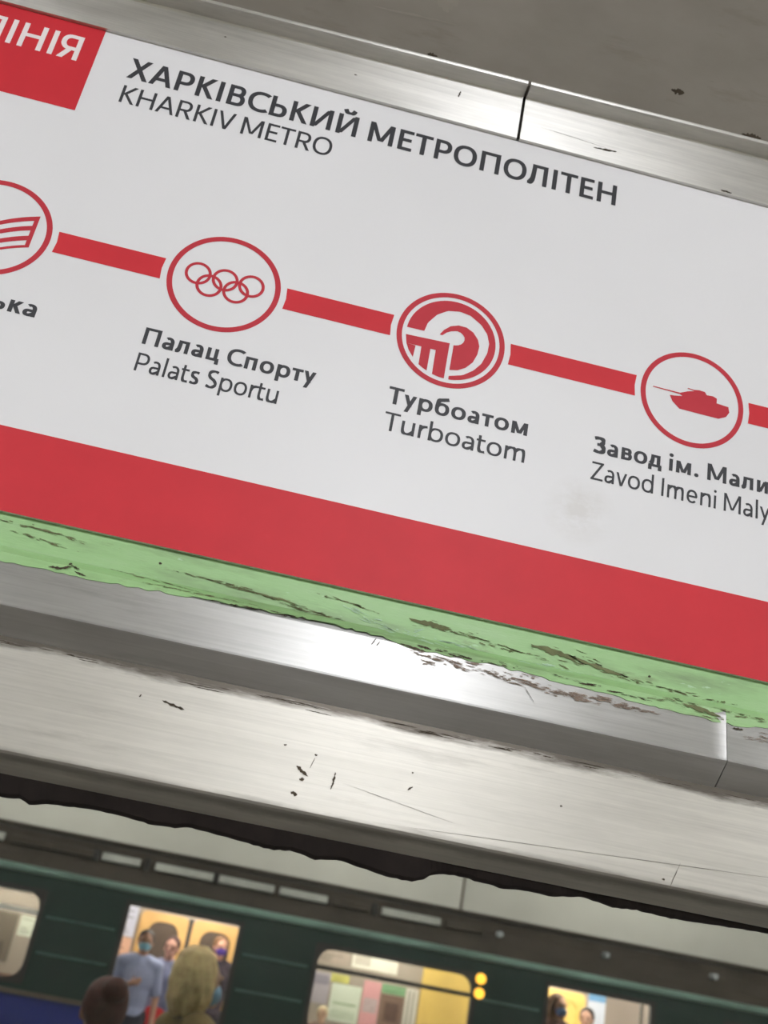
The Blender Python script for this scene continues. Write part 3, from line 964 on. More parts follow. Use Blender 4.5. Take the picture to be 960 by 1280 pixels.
def poly_at(m, pts, cx, y=YP):
    m.flat([(cx + px * R, Z(pz * R)) for px, pz in pts], y)
def arc(c, r, a0, a1, n=30):
    return [(c[0] + r * math.cos(math.radians(a0 + (a1 - a0) * k / n)), c[1] + r * math.sin(math.radians(a0 + (a1 - a0) * k / n))) for k in range(n + 1)]

for cx, kind in stations:
    ring = printed('station_ring', M['red_line'], lambda m: m.ring_x((cx, Z(0)), R, R, R * 0.098, YP, 96))
    if kind == 'rings':
        for k, (px, pz) in enumerate(((-0.484, 0.082), (-0.244, -0.116), (0.002, 0.074), (0.234, -0.117), (0.473, 0.078))):
            printed('emblem_ring', M['red_line'], lambda m: m.ring_x((cx + px * R, Z(pz * R)), 0.236 * R, 0.236 * R, 0.054 * R, YP - 0.00001 * k, 48), None, ring)
    elif kind == 'tank':
        body = [(-0.267, 0.066), (-0.101, 0.148), (0.023, 0.187), (0.033, 0.216), (0.123, 0.235), (0.238, 0.226), (0.275, 0.168), (0.401, 0.177), (0.475, 0.147), (0.475, 0.046), (0.705, 0.025), (0.727, -0.087), (0.668, -0.196), (0.523, -0.272), (0.194, -0.269), (-0.236, -0.261), (-0.379, -0.138), (-0.436, -0.02), (-0.342, -0.009), (-0.196, 0.021)]
        def tank(m):
            poly_at(m, body, cx)
            poly_at(m, [(-0.767, 0.086), (-0.24, 0.080), (-0.24, 0.050), (-0.765, 0.066)], cx, YP - 0.00001)
            poly_at(m, [(-0.107, 0.208), (-0.09, 0.224), (0.06, 0.212), (0.06, 0.185)], cx, YP - 0.00001)
        printed('emblem_tank', M['red_line'], tank, 'red tank silhouette', ring)
    elif kind == 'logo':
        rd = 0.828
        # crescent: outer disc edge from the left tip over the top round to the lower tip, inner curve back
        inner = [(-0.506, 0.048), (-0.467, 0.241), (-0.326, 0.459), (-0.146, 0.592), (0.075, 0.640), (0.282, 0.608), (0.504, 0.470), (0.64, 0.299), (0.700, 0.110), (0.693, -0.093), (0.615, -0.345), (0.491, -0.522), (0.315, -0.670), (0.069, -0.753)]
        n = 60
        outer = arc((0, 0), rd, 177, -85, n)
        def at_inner(t):
            f = t * (len(inner) - 1)
            j = min(len(inner) - 2, int(f))
            u = f - j
            return tuple(a + (b - a) * u for a, b in zip(inner[j], inner[j + 1]))
        def crescent(m):
            for k in range(n):
                poly_at(m, [outer[k], outer[k + 1], at_inner((k + 1) / n), at_inner(k / n)], cx)
        printed('emblem_crescent', M['red_line'], crescent, None, ring)
        def block(m):
            poly_at(m, [(-0.821, -0.111), (-0.012, -0.079), (-0.012, -0.29), (-0.781, -0.29)], cx)
            poly_at(m, [(-0.781, -0.29), (-0.612, -0.30), (-0.622, -0.547), (-0.72, -0.42)], cx)
            poly_at(m, [(-0.506, -0.29), (-0.338, -0.29), (-0.336, -0.755), (-0.42, -0.715), (-0.498, -0.665)], cx)
            poly_at(m, [(-0.240, -0.288), (-0.012, -0.288), (-0.010, -0.826), (-0.12, -0.820), (-0.232, -0.793)], cx)
        printed('emblem_block', M['red_line'], block, None, ring)
        ho = [(-0.219, 0.056), (-0.157, 0.170), (-0.049, 0.281), (0.093, 0.340), (0.245, 0.337), (0.380, 0.267), (0.486, 0.137), (0.530, 0.004), (0.517, -0.172), (0.456, -0.361), (0.341, -0.508), (0.206, -0.596), (0.063, -0.628)]
        hi = [(-0.169, 0.050), (-0.101, 0.128), (-0.021, 0.180), (0.087, 0.212), (0.150, 0.198), (0.193, 0.169), (0.235, 0.120), (0.244, 0.060), (0.230, 0.005), (0.200, -0.04), (0.154, -0.074), (0.100, -0.095), (0.063, -0.100)]
        def hook(m):
            for k in range(len(ho) - 1):
                poly_at(m, [ho[k], ho[k + 1], hi[k + 1], hi[k]], cx)
        printed('emblem_hook', M['red_line'], hook, None, ring)
    else:
        # a waving striped banner: four curved stripes closed by an upright edge
        def banner(m):
            def wave(u):            # u 0..1 from right to left
                t = u * 1.1
                return -(0.30 * t + 0.27 * t * t) if t < 0.7 else -(0.342 + 0.35 * (t - 0.7))
            for top, th in ((0.438, 0.095), (0.232, 0.100), (0.014, 0.100), (-0.190, 0.055)):
                prev = None
                for k in range(21):
                    u = k / 20
                    px = 0.70 - 1.1 * u
                    z = top + wave(u)
                    cur = ((px, z), (px, z - th))
                    if prev:
                        poly_at(m, [prev[0], cur[0], cur[1], prev[1]], cx)
                    prev = cur
            poly_at(m, [(0.70, 0.440), (0.625, 0.415), (0.625, -0.262), (0.70, -0.240)], cx, YP - 0.00001)
            poly_at(m, [(-0.40, -0.04), (-0.33, -0.02), (-0.33, -0.70), (-0.40, -0.725)], cx, YP - 0.00001)
        printed('emblem_banner', M['red_line'], banner, None, ring)

NB, NL = -0.0433, -0.0580
lettering('station_name', 'Палац Спорту', -0.0062, 0.0764, NB, 0.0092, 0.182, YP, M['ink'], sign, 'bold station name Палац Спорту')
lettering('station_name_latin', 'Palats Sportu', -0.0060, 0.0612, NL, 0.0098, 0.128, YP, M['ink'], sign, 'light station name Palats Sportu')
lettering('station_name', 'Турбоатом', 0.1118, 0.1815, NB, 0.0093, 0.180, YP, M['ink'], sign, 'bold station name Турбоатом')
lettering('station_name_latin', 'Turboatom', 0.1122, 0.1818, NL, 0.0100, 0.128, YP, M['ink'], sign, 'light station name Turboatom')
_, _, kb = lettering('station_name', 'Завод ім. Малишева', 0.2149, 0.3375, NB, 0.0092, 0.182, YP, M['ink'], sign, 'bold station name Завод ім. Малишева')
_, _, kl = lettering('station_name_latin', 'Zavod Imeni Malysheva', 0.2150, 0.3370, NL, 0.0098, 0.128, YP, M['ink'], sign, 'light station name Zavod Imeni Malysheva')
lettering('station_name', 'Армійська', -0.1255, -0.0562, NB, 0.0092, 0.182, YP, M['ink'], sign, 'bold station name Армійська')
lettering('station_name_latin', 'Armiiska', -0.1255, -0.0800, NL, 0.0098, 0.128, YP, M['ink'], sign, 'light station name Armiiska')

# ------------------------------------------------------------------ the station beyond the window
m = MB()
m.box(-14, 16, 0.30, 10.25, -0.12, 0.0)
struct(m.build('floor', M['platform']), 'grey stone island platform between the two trains', 'floor')
m = MB()
m.box(-14, 16, 14.6, 14.8, -1.2, 4.4)
st_wall = struct(m.build('wall_far', M['cream']), 'cream station wall behind the green train', 'wall')
m = MB()
m.box(3.595, 3.625, 14.585, 14.6, -1.2, 4.4)
m.build('joint', M['train_mould'], st_wall)
m = MB()
m.box(-14, 16, 0.2, 14.8, 4.4, 4.6)
struct(m.build('ceiling', M['cream']), 'cream ceiling over the platform', 'ceiling')
for k, x in enumerate((-6, -2, 2, 6, 10)):  # unseen lamp rows, added to light platform, train and wall
    for y in (3.7, 7.4, 13.2):
        e = empty('added_station_lamp', (x, y, 4.36))
        tag(e, 'unseen tube lamp added on the station ceiling over the ' + ('platform' if y < 10 else 'far track'), 'lamp', 'added tube lamps over the ' + ('platform' if y < 10 else 'far track'))
        m = MB()
        m.box(x - 1.2, x + 1.2, y - 0.12, y + 0.12, 4.30, 4.36)
        m.build('housing', M['frame_light'], e)
        m = MB()
        m.cyl((x - 1.15, y, 4.24), (x + 1.15, y, 4.24), 0.05)
        m.build('tube', M['tube'], e, True)

# ------------------------------------------------------------------ the green train across the platform
TY, TB = 10.5, 13.1
TX0, TX1 = -6.2, 9.2
train = empty('metro_train', (1.5, 11.8, 0.0))
tag(train, 'dark green metro car with blue lower side standing across the platform', 'train')
WZB, WZT, DZT = -0.83, -0.060, -0.010
wins = [(-2.95, -1.375), (1.30, 2.875), (5.51, 7.08)]
doors = [(-0.575, 0.515), (3.63, 4.725)]
ops = sorted([(a, b, 'w') for a, b in wins] + [(a, b, 'd') for a, b in doors])
def part(name, mat, fn, parent=train, label=None, smooth=False):
    m = MB()
    fn(m)
    o = m.build(name, mat, parent, smooth)
    if label:
        o['label'] = label
    return o
def side(m):
    T = Z(0.11)
    m.box(TX0, TX1, TY, TY + 0.06, Z(DZT), T)
    x = TX0
    for a, b, k in ops:
        m.box(x, a, TY, TY + 0.06, Z(-0.92), Z(DZT))
        if k == 'w':
            m.box(a, b, TY, TY + 0.06, Z(-0.92), Z(WZB))
            m.box(a, b, TY, TY + 0.06, Z(WZT), Z(DZT))
        x = b
    m.box(x, TX1, TY, TY + 0.06, Z(-0.92), Z(DZT))
part('body_side', M['train_green'], side)
def lower(m):
    x = TX0
    for a, b in doors:
        m.box(x, a, TY - 0.002, TY + 0.06, 0.05, Z(-0.94))
        x = b
    m.box(x, TX1, TY - 0.002, TY + 0.06, 0.05, Z(-0.94))
part('lower_side', M['train_blue'], lower, label='blue lower side')
x = TX0
for a, b in doors + [(TX1, TX1)]:
    part('moulding', M['train_mould'], lambda m: m.box(x, a, TY - 0.03, TY + 0.02, Z(-0.945), Z(-0.905)))
    x = b
part('underframe', M['frame_dark'], lambda m: m.box(TX0, TX1, TY + 0.1, TB - 0.1, -0.6, 0.04))
# ribs pressed into the side between the openings
segs, x = [], TX0
for a, b, k in ops:
    segs.append((x, a))
    x = b
segs.append((x, TX1))
for a, b in segs:
    for z in (-0.262, -0.575):
        part('rib', M['train_rib'], lambda m: m.prism_x([(TY + 0.002, Z(z) - 0.014), (TY - 0.010, Z(z) - 0.006), (TY - 0.010, Z(z) + 0.006), (TY + 0.002, Z(z) + 0.014)], a + 0.07, b - 0.07))
part('gutter', M['train_gutter'], lambda m: m.prism_x([(TY + 0.02, Z(0.085)), (TY - 0.03, Z(0.095)), (TY - 0.045, Z(0.12)), (TY - 0.03, Z(0.150)), (TY + 0.02, Z(0.165))], TX0, TX1), label='rain gutter with its highlight in the pale colour', smooth=False)
def roof(m):
    pr = [(TY + 0.0, Z(0.11)), (TY + 0.02, Z(0.25)), (TY + 0.07, Z(0.38)), (TY + 0.16, Z(0.47)), (TY + 0.30, Z(0.520)), (TY + 0.7, Z(0.56)), (TY + 1.3, Z(0.575))]
    pr += [(2 * (TY + 1.3) - y, z) for y, z in pr[-2::-1]]
    mid = TY + 1.3
    pr += [(mid + (y - mid) * 0.955, Z(0.11) + (z - Z(0.11)) * 0.9) for y, z in pr[::-1]]
    m.prism_x(pr, TX0, TX1)
part('roof', M['roof'], roof, label='brown grey curved roof')
part('roof_rail', M['roof'], lambda m: m.prism_x([(TY + 0.14, Z(0.49)), (TY + 0.10, Z(0.505)), (TY + 0.12, Z(0.53)), (TY + 0.2, Z(0.53)), (TY + 0.2, Z(0.49))], TX0, TX1))
# air scoops along the roof edge
for a, b, dim in ((-2.95, -2.45, 1), (-2.38, -1.9, 0), (-1.83, -1.02, 1), (-0.945, -0.575, 0), (-0.42, 0.155, 0), (0.21, 0.76, 0), (0.82, 1.30, 0), (1.36, 1.72, 1), (1.86, 2.46, 0), (2.52, 2.9, 1)):
    part('roof_vent', M['roof'] if dim else M['vent'], lambda m: m.prism_x([(TY + 0.06, Z(0.325)), (TY - 0.02, Z(0.335)), (TY - 0.005, Z(0.395)), (TY + 0.06, Z(0.405))], a, b))
for a in (-1.0, -0.50, 0.18, 1.79):  # dark boxes filling the gaps between scoops
    part('vent_gap', M['frame_dark'], lambda m: m.box(a - 0.03, a + 0.02, TY - 0.03, TY + 0.06, Z(0.31), Z(0.42)))
for x in (3.08, 4.205, 5.368, 6.52):
    part('roof_bolt', M['bolt'], lambda m: m.cyl((x, TY - 0.035, Z(0.360)), (x, TY + 0.1, Z(0.360)), 0.028))
# amber door lamps beside the window
for z in (-0.078, -0.210):
    lh = part('signal_lamp', M['frame_dark'], lambda m: m.cyl((2.933, TY - 0.02, Z(z)), (2.933, TY + 0.01, Z(z)), 0.062, 20))
    part('lens', M['amber'], lambda m: m.lathe([(0.0, 0.0)], (0, 0, 0)) if False else m.cyl((2.933, TY - 0.045, Z(z)), (2.933, TY - 0.015, Z(z)), 0.050, 20), lh, 'lit amber lens')
# windows: dark surround with rounded corners, vent rail, panes
def rrect(x0, x1, z0, z1, r, n=6):
    pts = []
    for cx, cz, a0 in ((x1 - r, z1 - r, 0), (x0 + r, z1 - r, 90), (x0 + r, z0 + r, 180), (x1 - r, z0 + r, 270)):
        pts += [(cx + r * math.cos(math.radians(a0 + 90 * k / n)), cz + r * math.sin(math.radians(a0 + 90 * k / n))) for k in range(n + 1)]
    return pts
def loop_ring(m, outer, inner, y0, y1):
    n = len(outer)
    vs_ = [(x, y0, z) for x, z in outer] + [(x, y0, z) for x, z in inner] + [(x, y1, z) for x, z in inner] + [(x, y1, z) for x, z in outer]
    fs = []
    for k in range(n):
        j = (k + 1) % n
        for t in range(4):
            u = (t + 1) % 4
            fs.append((t * n + k, t * n + j, u * n + j, u * n + k))
    m.add(vs_, fs)
for wi, (a, b) in enumerate(wins):
    w_ = part('window_surround', M['frame_dark'], lambda m: loop_ring(m, rrect(a - 0.03, b + 0.03, Z(WZB) - 0.03, Z(WZT) + 0.03, 0.02), rrect(a + 0.012, b - 0.012, Z(WZB) + 0.012, Z(WZT) - 0.012, 0.13), TY - 0.012, TY + 0.05))
    part('vent_rail', M['frame_light'] if wi == 0 else M['frame_dark'], lambda m: m.box(a, b, TY + 0.012, TY + 0.035, Z(-0.262), Z(-0.222)), w_)  # first window's rail whitened: its reflection is put into the colour
    if wi == 0:
        part('top_rail', M['frame_light'], lambda m: m.box(a, b, TY + 0.012, TY + 0.035, Z(-0.09), Z(WZT)), w_)
    part('vent_pane', M['glass_far'], lambda m: m.box(a, b, TY + 0.02, TY + 0.026, Z(-0.225), Z(WZT)), w_)
    part('pane', M['glass_far'], lambda m: m.box(a, b, TY + 0.022, TY + 0.028, Z(WZB), Z(-0.26)), w_)
for a, b in doors:
    def surround(m):
        m.box(a - 0.03, a + 0.012, TY - 0.01, TY + 0.06, 0.05, Z(DZT) + 0.03)
        m.box(b - 0.012, b + 0.03, TY - 0.01, TY + 0.06, 0.05, Z(DZT) + 0.03)
        m.box(a, b, TY - 0.01, TY + 0.06, Z(DZT) - 0.012, Z(DZT) + 0.03)
    part('door_surround', M['frame_dark'], surround)
# inside of that car
part('inner_floor', M['car_floor'], lambda m: m.box(TX0, TX1, TY + 0.06, TB, 0.0, 0.05))
part('inner_ceiling', M['lining'], lambda m: m.box(TX0, TX1, TY + 0.06, TB, Z(0.30), Z(0.34)))
IW = [(-2.9, -1.4), (1.35, 2.85), (5.6, 7.0)]
part('inner_wall', M['lining'], lambda m: m.box(TX0, TX1, TB, TB + 0.08, 0.0, Z(0.34)))
part('end_wall', M['lining'], lambda m: m.box(TX0, TX0 + 0.05, TY + 0.06, TB, 0.05, Z(0.3)))
part('end_wall', M['lining'], lambda m: m.box(TX1 - 0.05, TX1, TY + 0.06, TB, 0.05, Z(0.3)))
part('side_panel', M['yellow'], lambda m: m.box(2.90, 3.56, TB - 0.03, TB, 0.05, Z(0.24)), label='yellow panel beside the inner doors')
def inner_leaf(x0, x1, mat, glass=M['dark_pane'], top=0.02):
    lf = part('inner_door_leaf', mat, lambda m: loop_ring(m, rrect(x0, x1, 0.06, Z(top), 0.07), rrect(x0 + 0.115, x1 - 0.095, Z(-0.95), Z(top - 0.095), 0.13), TB - 0.05, TB - 0.005))
    part('leaf_pane', glass, lambda m: m.plate(rrect(x0 + 0.10, x1 - 0.08, Z(-0.97), Z(top - 0.08), 0.10), TB - 0.025, TB - 0.018), lf)
    part('leaf_panel', mat, lambda m: m.box(x0 + 0.10, x1 - 0.08, TB - 0.04, TB - 0.01, 0.10, Z(-0.95)), lf)
inner_leaf(-0.560, 0.010, M['tan'])
inner_leaf(0.060, 0.630, M['tan'])
inner_leaf(3.60, 4.17, M['yellow'])
inner_leaf(4.20, 4.95, M['yellow'], M['yellow'])
part('leaf_gap', M['frame_dark'], lambda m: m.box(0.008, 0.062, TB - 0.03, TB, 0.06, Z(0.015)))
for x in (-4.6, -2.1, 0.1, 2.3, 4.4, 6.6):
    for y in (11.3, 12.4):
        lp = part('inner_lamp', M['tube_far'], lambda m: m.cyl((x - 0.55, y, Z(0.265)), (x + 0.55, y, Z(0.265)), 0.03))
for x0, x1 in ((1.0, 3.1), (-3.1, -1.1), (5.3, 7.3)):
    def bench(m):
        m.box(x0, x1, TB - 0.5, TB - 0.05, 0.40, 0.50)
        m.box(x0, x1, TB - 0.14, TB - 0.05, 0.50, 0.98)
        m.box(x0 + 0.05, x1 - 0.05, TB - 0.42, TB - 0.08, 0.05, 0.40)
    part('bench', M['seat'], bench)
for x, y in ((-0.8, 11.2), (0.75, 11.2), (3.45, 11.2), (4.9, 11.2)):
    part('grab_pole', M['chrome'], lambda m: m.cyl((x, y, 0.05), (x, y, Z(0.30)), 0.017))

# paper notices on the inner wall of the far car
def poster(x0, x1, z0, z1, base, label, marks=(), group=None, th=0.012):
    e = empty('notice', ((x0 + x1) / 2, TB - 0.012, Z(z0)))
    tag(e, label, 'poster', 'paper notices on the inner wall of the green train')
    part('paper', pbr('notice_paper', base, 0.6, var=0.04), lambda m: m.box(x0, x1, TB - th, TB - 0.001, Z(z0), Z(z1)), e)
    rp = random.Random(int(abs(x0 * 100) + abs(z0 * 1000)))
    dk = tuple(int(v * 0.72) for v in base)
    extra = [(0.12, rp.uniform(0.5, 0.88), f, f + 0.05, dk) for f in (0.12, 0.24, 0.36, 0.60, 0.80) if rp.random() < 0.75] if not marks else []
    for a, b, c, d, col in list(marks) + extra:
        part('print_block', pbr('notice_print', col, 0.6, var=0.08, nscale=20), lambda m: m.box(x0 + (x1 - x0) * a, x0 + (x1 - x0) * b, TB - th - 0.002, TB - th, Z(z0 + (z1 - z0) * c), Z(z0 + (z1 - z0) * d)), e)
poster(1.58, 1.80, -0.62, -0.28, (176, 166, 176), 'narrow lilac grey notice on the inner wall', ((.1, .9, .6, .9, (150, 140, 156)),))
poster(1.80, 2.02, -0.36, -0.27, (206, 200, 110), 'small yellow notice above the white green-lined sheet')
poster(1.83, 2.19, -0.78, -0.37, (214, 220, 204), 'white notice with pale green lines', ((.1, .9, .45, .52, (170, 188, 160)), (.1, .9, .1, .3, (196, 206, 186))))
poster(2.21, 2.42, -0.90, -0.28, (222, 160, 164), 'tall pink notice beside the white one', ((.1, .9, .45, .7, (190, 170, 172)),))
poster(2.43, 2.72, -0.38, -0.28, (132, 172, 130), 'low green notice over a brown picture')
poster(2.43, 2.72, -0.80, -0.39, (128, 102, 88), 'brown picture notice below the green strip', ((.2, .8, .3, .8, (96, 70, 60)),))
poster(2.73, 2.88, -0.90, -0.28, (220, 212, 202), 'white striped notice by the yellow panel', ((.2, .35, .05, .95, (150, 146, 138)), (.55, .7, .05, .95, (166, 160, 150))))
poster(2.02, 2.58, -0.165, 0.015, (232, 224, 212), 'wide white advertising panel above the notices', ((.05, .4, .2, .8, (200, 190, 178)),))
poster(1.45, 1.98, -0.165, 0.06, (176, 158, 146), 'brownish advertising panel above the lilac notice')
poster(-2.75, -1.93, -0.80, -0.28, (116, 104, 92), 'grey beige panel seen behind the pale window rail', ((.1, .9, .1, .4, (92, 80, 68)),))
poster(-1.90, -1.72, -0.50, -0.28, (220, 222, 206), 'small white notice behind the pale window rail')
poster(-0.86, -0.60, -0.30, 0.04, (206, 206, 222), 'bluish white notice beside the tan door')
poster(-0.86, -0.60, -0.62, -0.31, (226, 178, 150), 'peach coloured notice below the bluish one')
poster(5.0, 5.22, -0.32, 0.06, (226, 232, 244), 'white and blue notice beside the yellow doors', ((0, 1, .75, 1, (120, 170, 214)),))

# ------------------------------------------------------------------ people
def ell(bm, c, r, rot=None, n=14):
    ret = bmesh.ops.create_uvsphere(bm, u_segments=n, v_segments=n - 4, radius=1.0)
    mt = Matrix.Translation(c) @ (rot.to_matrix().to_4x4() if rot else Matrix.Identity(4)) @ Matrix.Diagonal((*r, 1))
    bmesh.ops.transform(bm, matrix=mt, verts=ret['verts'])
def limb(bm, p0, p1, r0, r1, n=10):
    p0, p1 = Vector(p0), Vector(p1)
    d = p1 - p0
    ret = bmesh.ops.create_cone(bm, cap_ends=True, segments=n, radius1=r0, radius2=r1, depth=d.length)
    q = d.to_track_quat('Z', 'Y')
    bmesh.ops.transform(bm, matrix=Matrix.Translation((p0 + p1) / 2) @ q.to_matrix().to_4x4(), verts=ret['verts'])
    ell(bm, p0, (r0,) * 3, n=10)
    ell(bm, p1, (r1,) * 3, n=10)
def fuse(name, bm, voxel, mat, parent, smooth_it=3):
    """melt overlapping volumes into one continuous skin"""
    me = bpy.data.meshes.new(name)
    bm.to_mesh(me)
    bm.free()
    o = bpy.data.objects.new(name, me)
    COL.objects.link(o)
    md = o.modifiers.new('r', 'REMESH')
    md.mode = 'VOXEL'
    md.voxel_size = voxel
    sm = o.modifiers.new('s', 'SMOOTH')
    sm.factor = 0.5
    sm.iterations = smooth_it
    dg = bpy.context.evaluated_depsgraph_get()
    res = bpy.data.meshes.new_from_object(o.evaluated_get(dg))
    o.modifiers.clear()
    o.data = res
    bpy.data.meshes.remove(me)
    res.name = name
    res.materials.clear()
    res.materials.append(mat)
    for p in res.polygons:
        p.use_smooth = True
    o.parent = parent
    return o

SKIN = {}
def colmat(name, col, rough=0.7):
    key = (name, col)
    if key not in SKIN:
        SKIN[key] = pbr(name, col, rough, var=0.22 if name == 'hair' else 0.08, nscale=45 if name == 'hair' else 14, spec=0.3)
    return SKIN[key]

def person(label, loc, rz, height, skin, shirt, trousers, hair, style='short', mask=None, pose='down', sleeve=0.55, skirt=False, voxel=0.011):
    """upright figure facing -Y at rz = 0, built for 1.70 m and scaled"""
    e = empty('person', loc)
    e['_abs'] = (0, 0, 0)
    e.rotation_euler = (0, 0, rz)
    s = height / 1.70
    e.scale = (s, s, s)
    tag(e, label, 'person')
    skm = colmat('skin', skin, 0.55)
    # joints
    SH = {k: Vector((k * 0.175, 0.01, 1.375)) for k in (-1, 1)}
    if pose == 'down':
        EL = {k: Vector((k * 0.235, 0.03, 1.09)) for k in (-1, 1)}
        WR = {k: Vector((k * 0.245, -0.05, 0.85)) for k in (-1, 1)}
    elif pose == 'phone':            # one forearm raised across the chest
        EL = {-1: Vector((-0.235, 0.02, 1.10)), 1: Vector((0.235, 0.03, 1.09))}
        WR = {-1: Vector((-0.06, -0.20, 1.19)), 1: Vector((0.245, -0.05, 0.85))}
    else:                            # both hands in front
        EL = {k: Vector((k * 0.235, 0.02, 1.10)) for k in (-1, 1)}
        WR = {k: Vector((k * 0.08, -0.20, 1.06)) for k in (-1, 1)}
    HIP = {k: Vector((k * 0.09, 0.0, 0.90)) for k in (-1, 1)}
    KN = {k: Vector((k * 0.10, -0.02, 0.48)) for k in (-1, 1)}
    AN = {k: Vector((k * 0.10, 0.03, 0.085)) for k in (-1, 1)}
    # skin
    bm = bmesh.new()
    ell(bm, (0, 0.0, 1.25), (0.155, 0.095, 0.19))
    ell(bm, (0, 0.0, 1.02), (0.135, 0.09, 0.16))
    ell(bm, (0, 0.005, 0.92), (0.15, 0.10, 0.12))
    limb(bm, (0, 0.02, 1.38), (0, 0.0, 1.52), 0.058, 0.052)
    ell(bm, (0, 0.0, 1.605), (0.073, 0.090, 0.095))          # skull
    ell(bm, (0, -0.030, 1.545), (0.052, 0.058, 0.058))        # jaw
    ell(bm, (0, -0.083, 1.510), (0.024, 0.018, 0.018))        # chin
    limb(bm, (0, -0.088, 1.602), (0, -0.102, 1.566), 0.009, 0.014)   # nose
    for k in (-1, 1):
        ell(bm, (k * 0.074, 0.008, 1.583), (0.012, 0.020, 0.032))    # ears
        ell(bm, (k * 0.032, -0.082, 1.622), (0.024, 0.012, 0.009))   # brow
        limb(bm, SH[k] - Vector((k * 0.10, 0, -0.02)), SH[k], 0.07, 0.062)
        limb(bm, SH[k], EL[k], 0.052, 0.040)
        limb(bm, EL[k], WR[k], 0.038, 0.026)
        d = (WR[k] - EL[k]).normalized()
        side_ = Vector((0, -1, 0)) if abs(d.z) > 0.6 else Vector((0, 0, 1))
        side_ = (side_ - d * side_.dot(d)).normalized()
        nrm = d.cross(side_)
        palm = WR[k] + d * 0.055
        limb(bm, WR[k], palm + d * 0.02, 0.026, 0.030)
        for fi in range(4):
            b0 = palm + d * 0.03 + side_ * (0.030 - 0.020 * fi)
            ln = (0.066, 0.074, 0.069, 0.053)[fi]
            mid = b0 + d * ln * 0.55
            limb(bm, b0, mid, 0.0095, 0.0085, 6)
            limb(bm, mid, mid + (d + nrm * k * 0.5).normalized() * ln * 0.45, 0.0085, 0.007, 6)
        t0 = WR[k] + d * 0.03 + side_ * 0.026
        t1 = t0 + (d * 0.6 + side_ * 0.7).normalized() * 0.035
        limb(bm, t0, t1, 0.012, 0.010, 6)
        limb(bm, t1, t1 + (d * 0.9 + side_ * 0.25).normalized() * 0.028, 0.010, 0.008, 6)
        limb(bm, HIP[k], KN[k], 0.085, 0.056)
        limb(bm, KN[k], AN[k], 0.055, 0.036)
        limb(bm, AN[k] - Vector((0, 0, 0.045)), AN[k] + Vector((0, -0.15, -0.055)), 0.04, 0.030)
    fuse('body', bm, voxel * 0.8, skm, e, 2)
    # shirt or top
    bm = bmesh.new()
    ell(bm, (0, 0.0, 1.26), (0.178, 0.120, 0.20))
    ell(bm, (0, 0.0, 1.06), (0.160, 0.116, 0.20))
    ell(bm, (0, 0.0, 0.93), (0.170, 0.122, 0.10))
    limb(bm, (0, 0.015, 1.38), (0, 0.010, 1.435), 0.075, 0.064)
    for k in (-1, 1):
        limb(bm, SH[k] - Vector((k * 0.10, 0, -0.02)), SH[k], 0.088, 0.076)
        end = SH[k].lerp(EL[k], min(1, sleeve / 0.55 * 0.8))
        limb(bm, SH[k], end, 0.068, 0.062)
        if sleeve > 0.6:
            limb(bm, EL[k], EL[k].lerp(WR[k], 0.9), 0.056, 0.042)
            limb(bm, end, EL[k], 0.062, 0.056)
    fuse('top', bm, voxel * 1.2, colmat('fabric', shirt, 0.85), e, 4)
    bm = bmesh.new()
    ell(bm, (0, 0.005, 0.90), (0.172, 0.122, 0.13))
    if skirt:
        limb(bm, (0, 0, 0.92), (0, 0, 0.50), 0.15, 0.22, 16)
    else:
        for k in (-1, 1):
            limb(bm, HIP[k], KN[k], 0.100, 0.074)
            limb(bm, KN[k], AN[k] + Vector((0, 0, 0.03)), 0.074, 0.060)
    fuse('skirt' if skirt else 'trousers', bm, voxel * 1.3, colmat('fabric', trousers, 0.85), e, 3)
    for k in (-1, 1):
        bm = bmesh.new()
        ell(bm, AN[k] + Vector((0, -0.02, -0.045)), (0.046, 0.07, 0.045))
        ell(bm, AN[k] + Vector((0, -0.12, -0.055)), (0.048, 0.085, 0.034))
        fuse('shoe', bm, voxel, colmat('leather', (52, 46, 44), 0.5), e, 2)
        bm = bmesh.new()
        ell(bm, (k * 0.031, -0.082, 1.605), (0.012, 0.008, 0.007), n=10)
        fuse('eye', bm, 0.003, colmat('eye', (70, 54, 44), 0.3), e, 1)
    bm = bmesh.new()
    ell(bm, (0, -0.088, 1.538), (0.022, 0.008, 0.006), n=10)
    fuse('mouth', bm, 0.003, colmat('lips', (150, 86, 80), 0.5), e, 1)
    # hair
    bm = bmesh.new()
    ell(bm, (0, 0.022, 1.638), (0.084, 0.092, 0.080))
    ell(bm, (0, 0.045, 1.60), (0.080, 0.068, 0.085))
    for k in (-1, 1):
        ell(bm, (k * 0.058, 0.02, 1.615), (0.028, 0.055, 0.055))
    if style in ('long', 'bob'):
        zl = 1.33 if style == 'long' else 1.46
        for k in range(9):
            a = math.radians(-10 + 200 * k / 8)
            p = [Vector(((0.066 + 0.030 * (j / 4) ** 1.4 + 0.008 * math.sin(2.1 * j + 3 * k)) * math.cos(a), 0.02 + (0.062 + 0.022 * j / 4 + 0.008 * math.sin(1.7 * j + 2 * k)) * math.sin(a), 1.63 + (zl - 1.63 + 0.03 * math.sin(5 * a)) * j / 4)) for j in range(5)]
            for j in range(4):
                limb(bm, p[j], p[j + 1], 0.027 - 0.003 * j, 0.024 - 0.003 * j, 8)
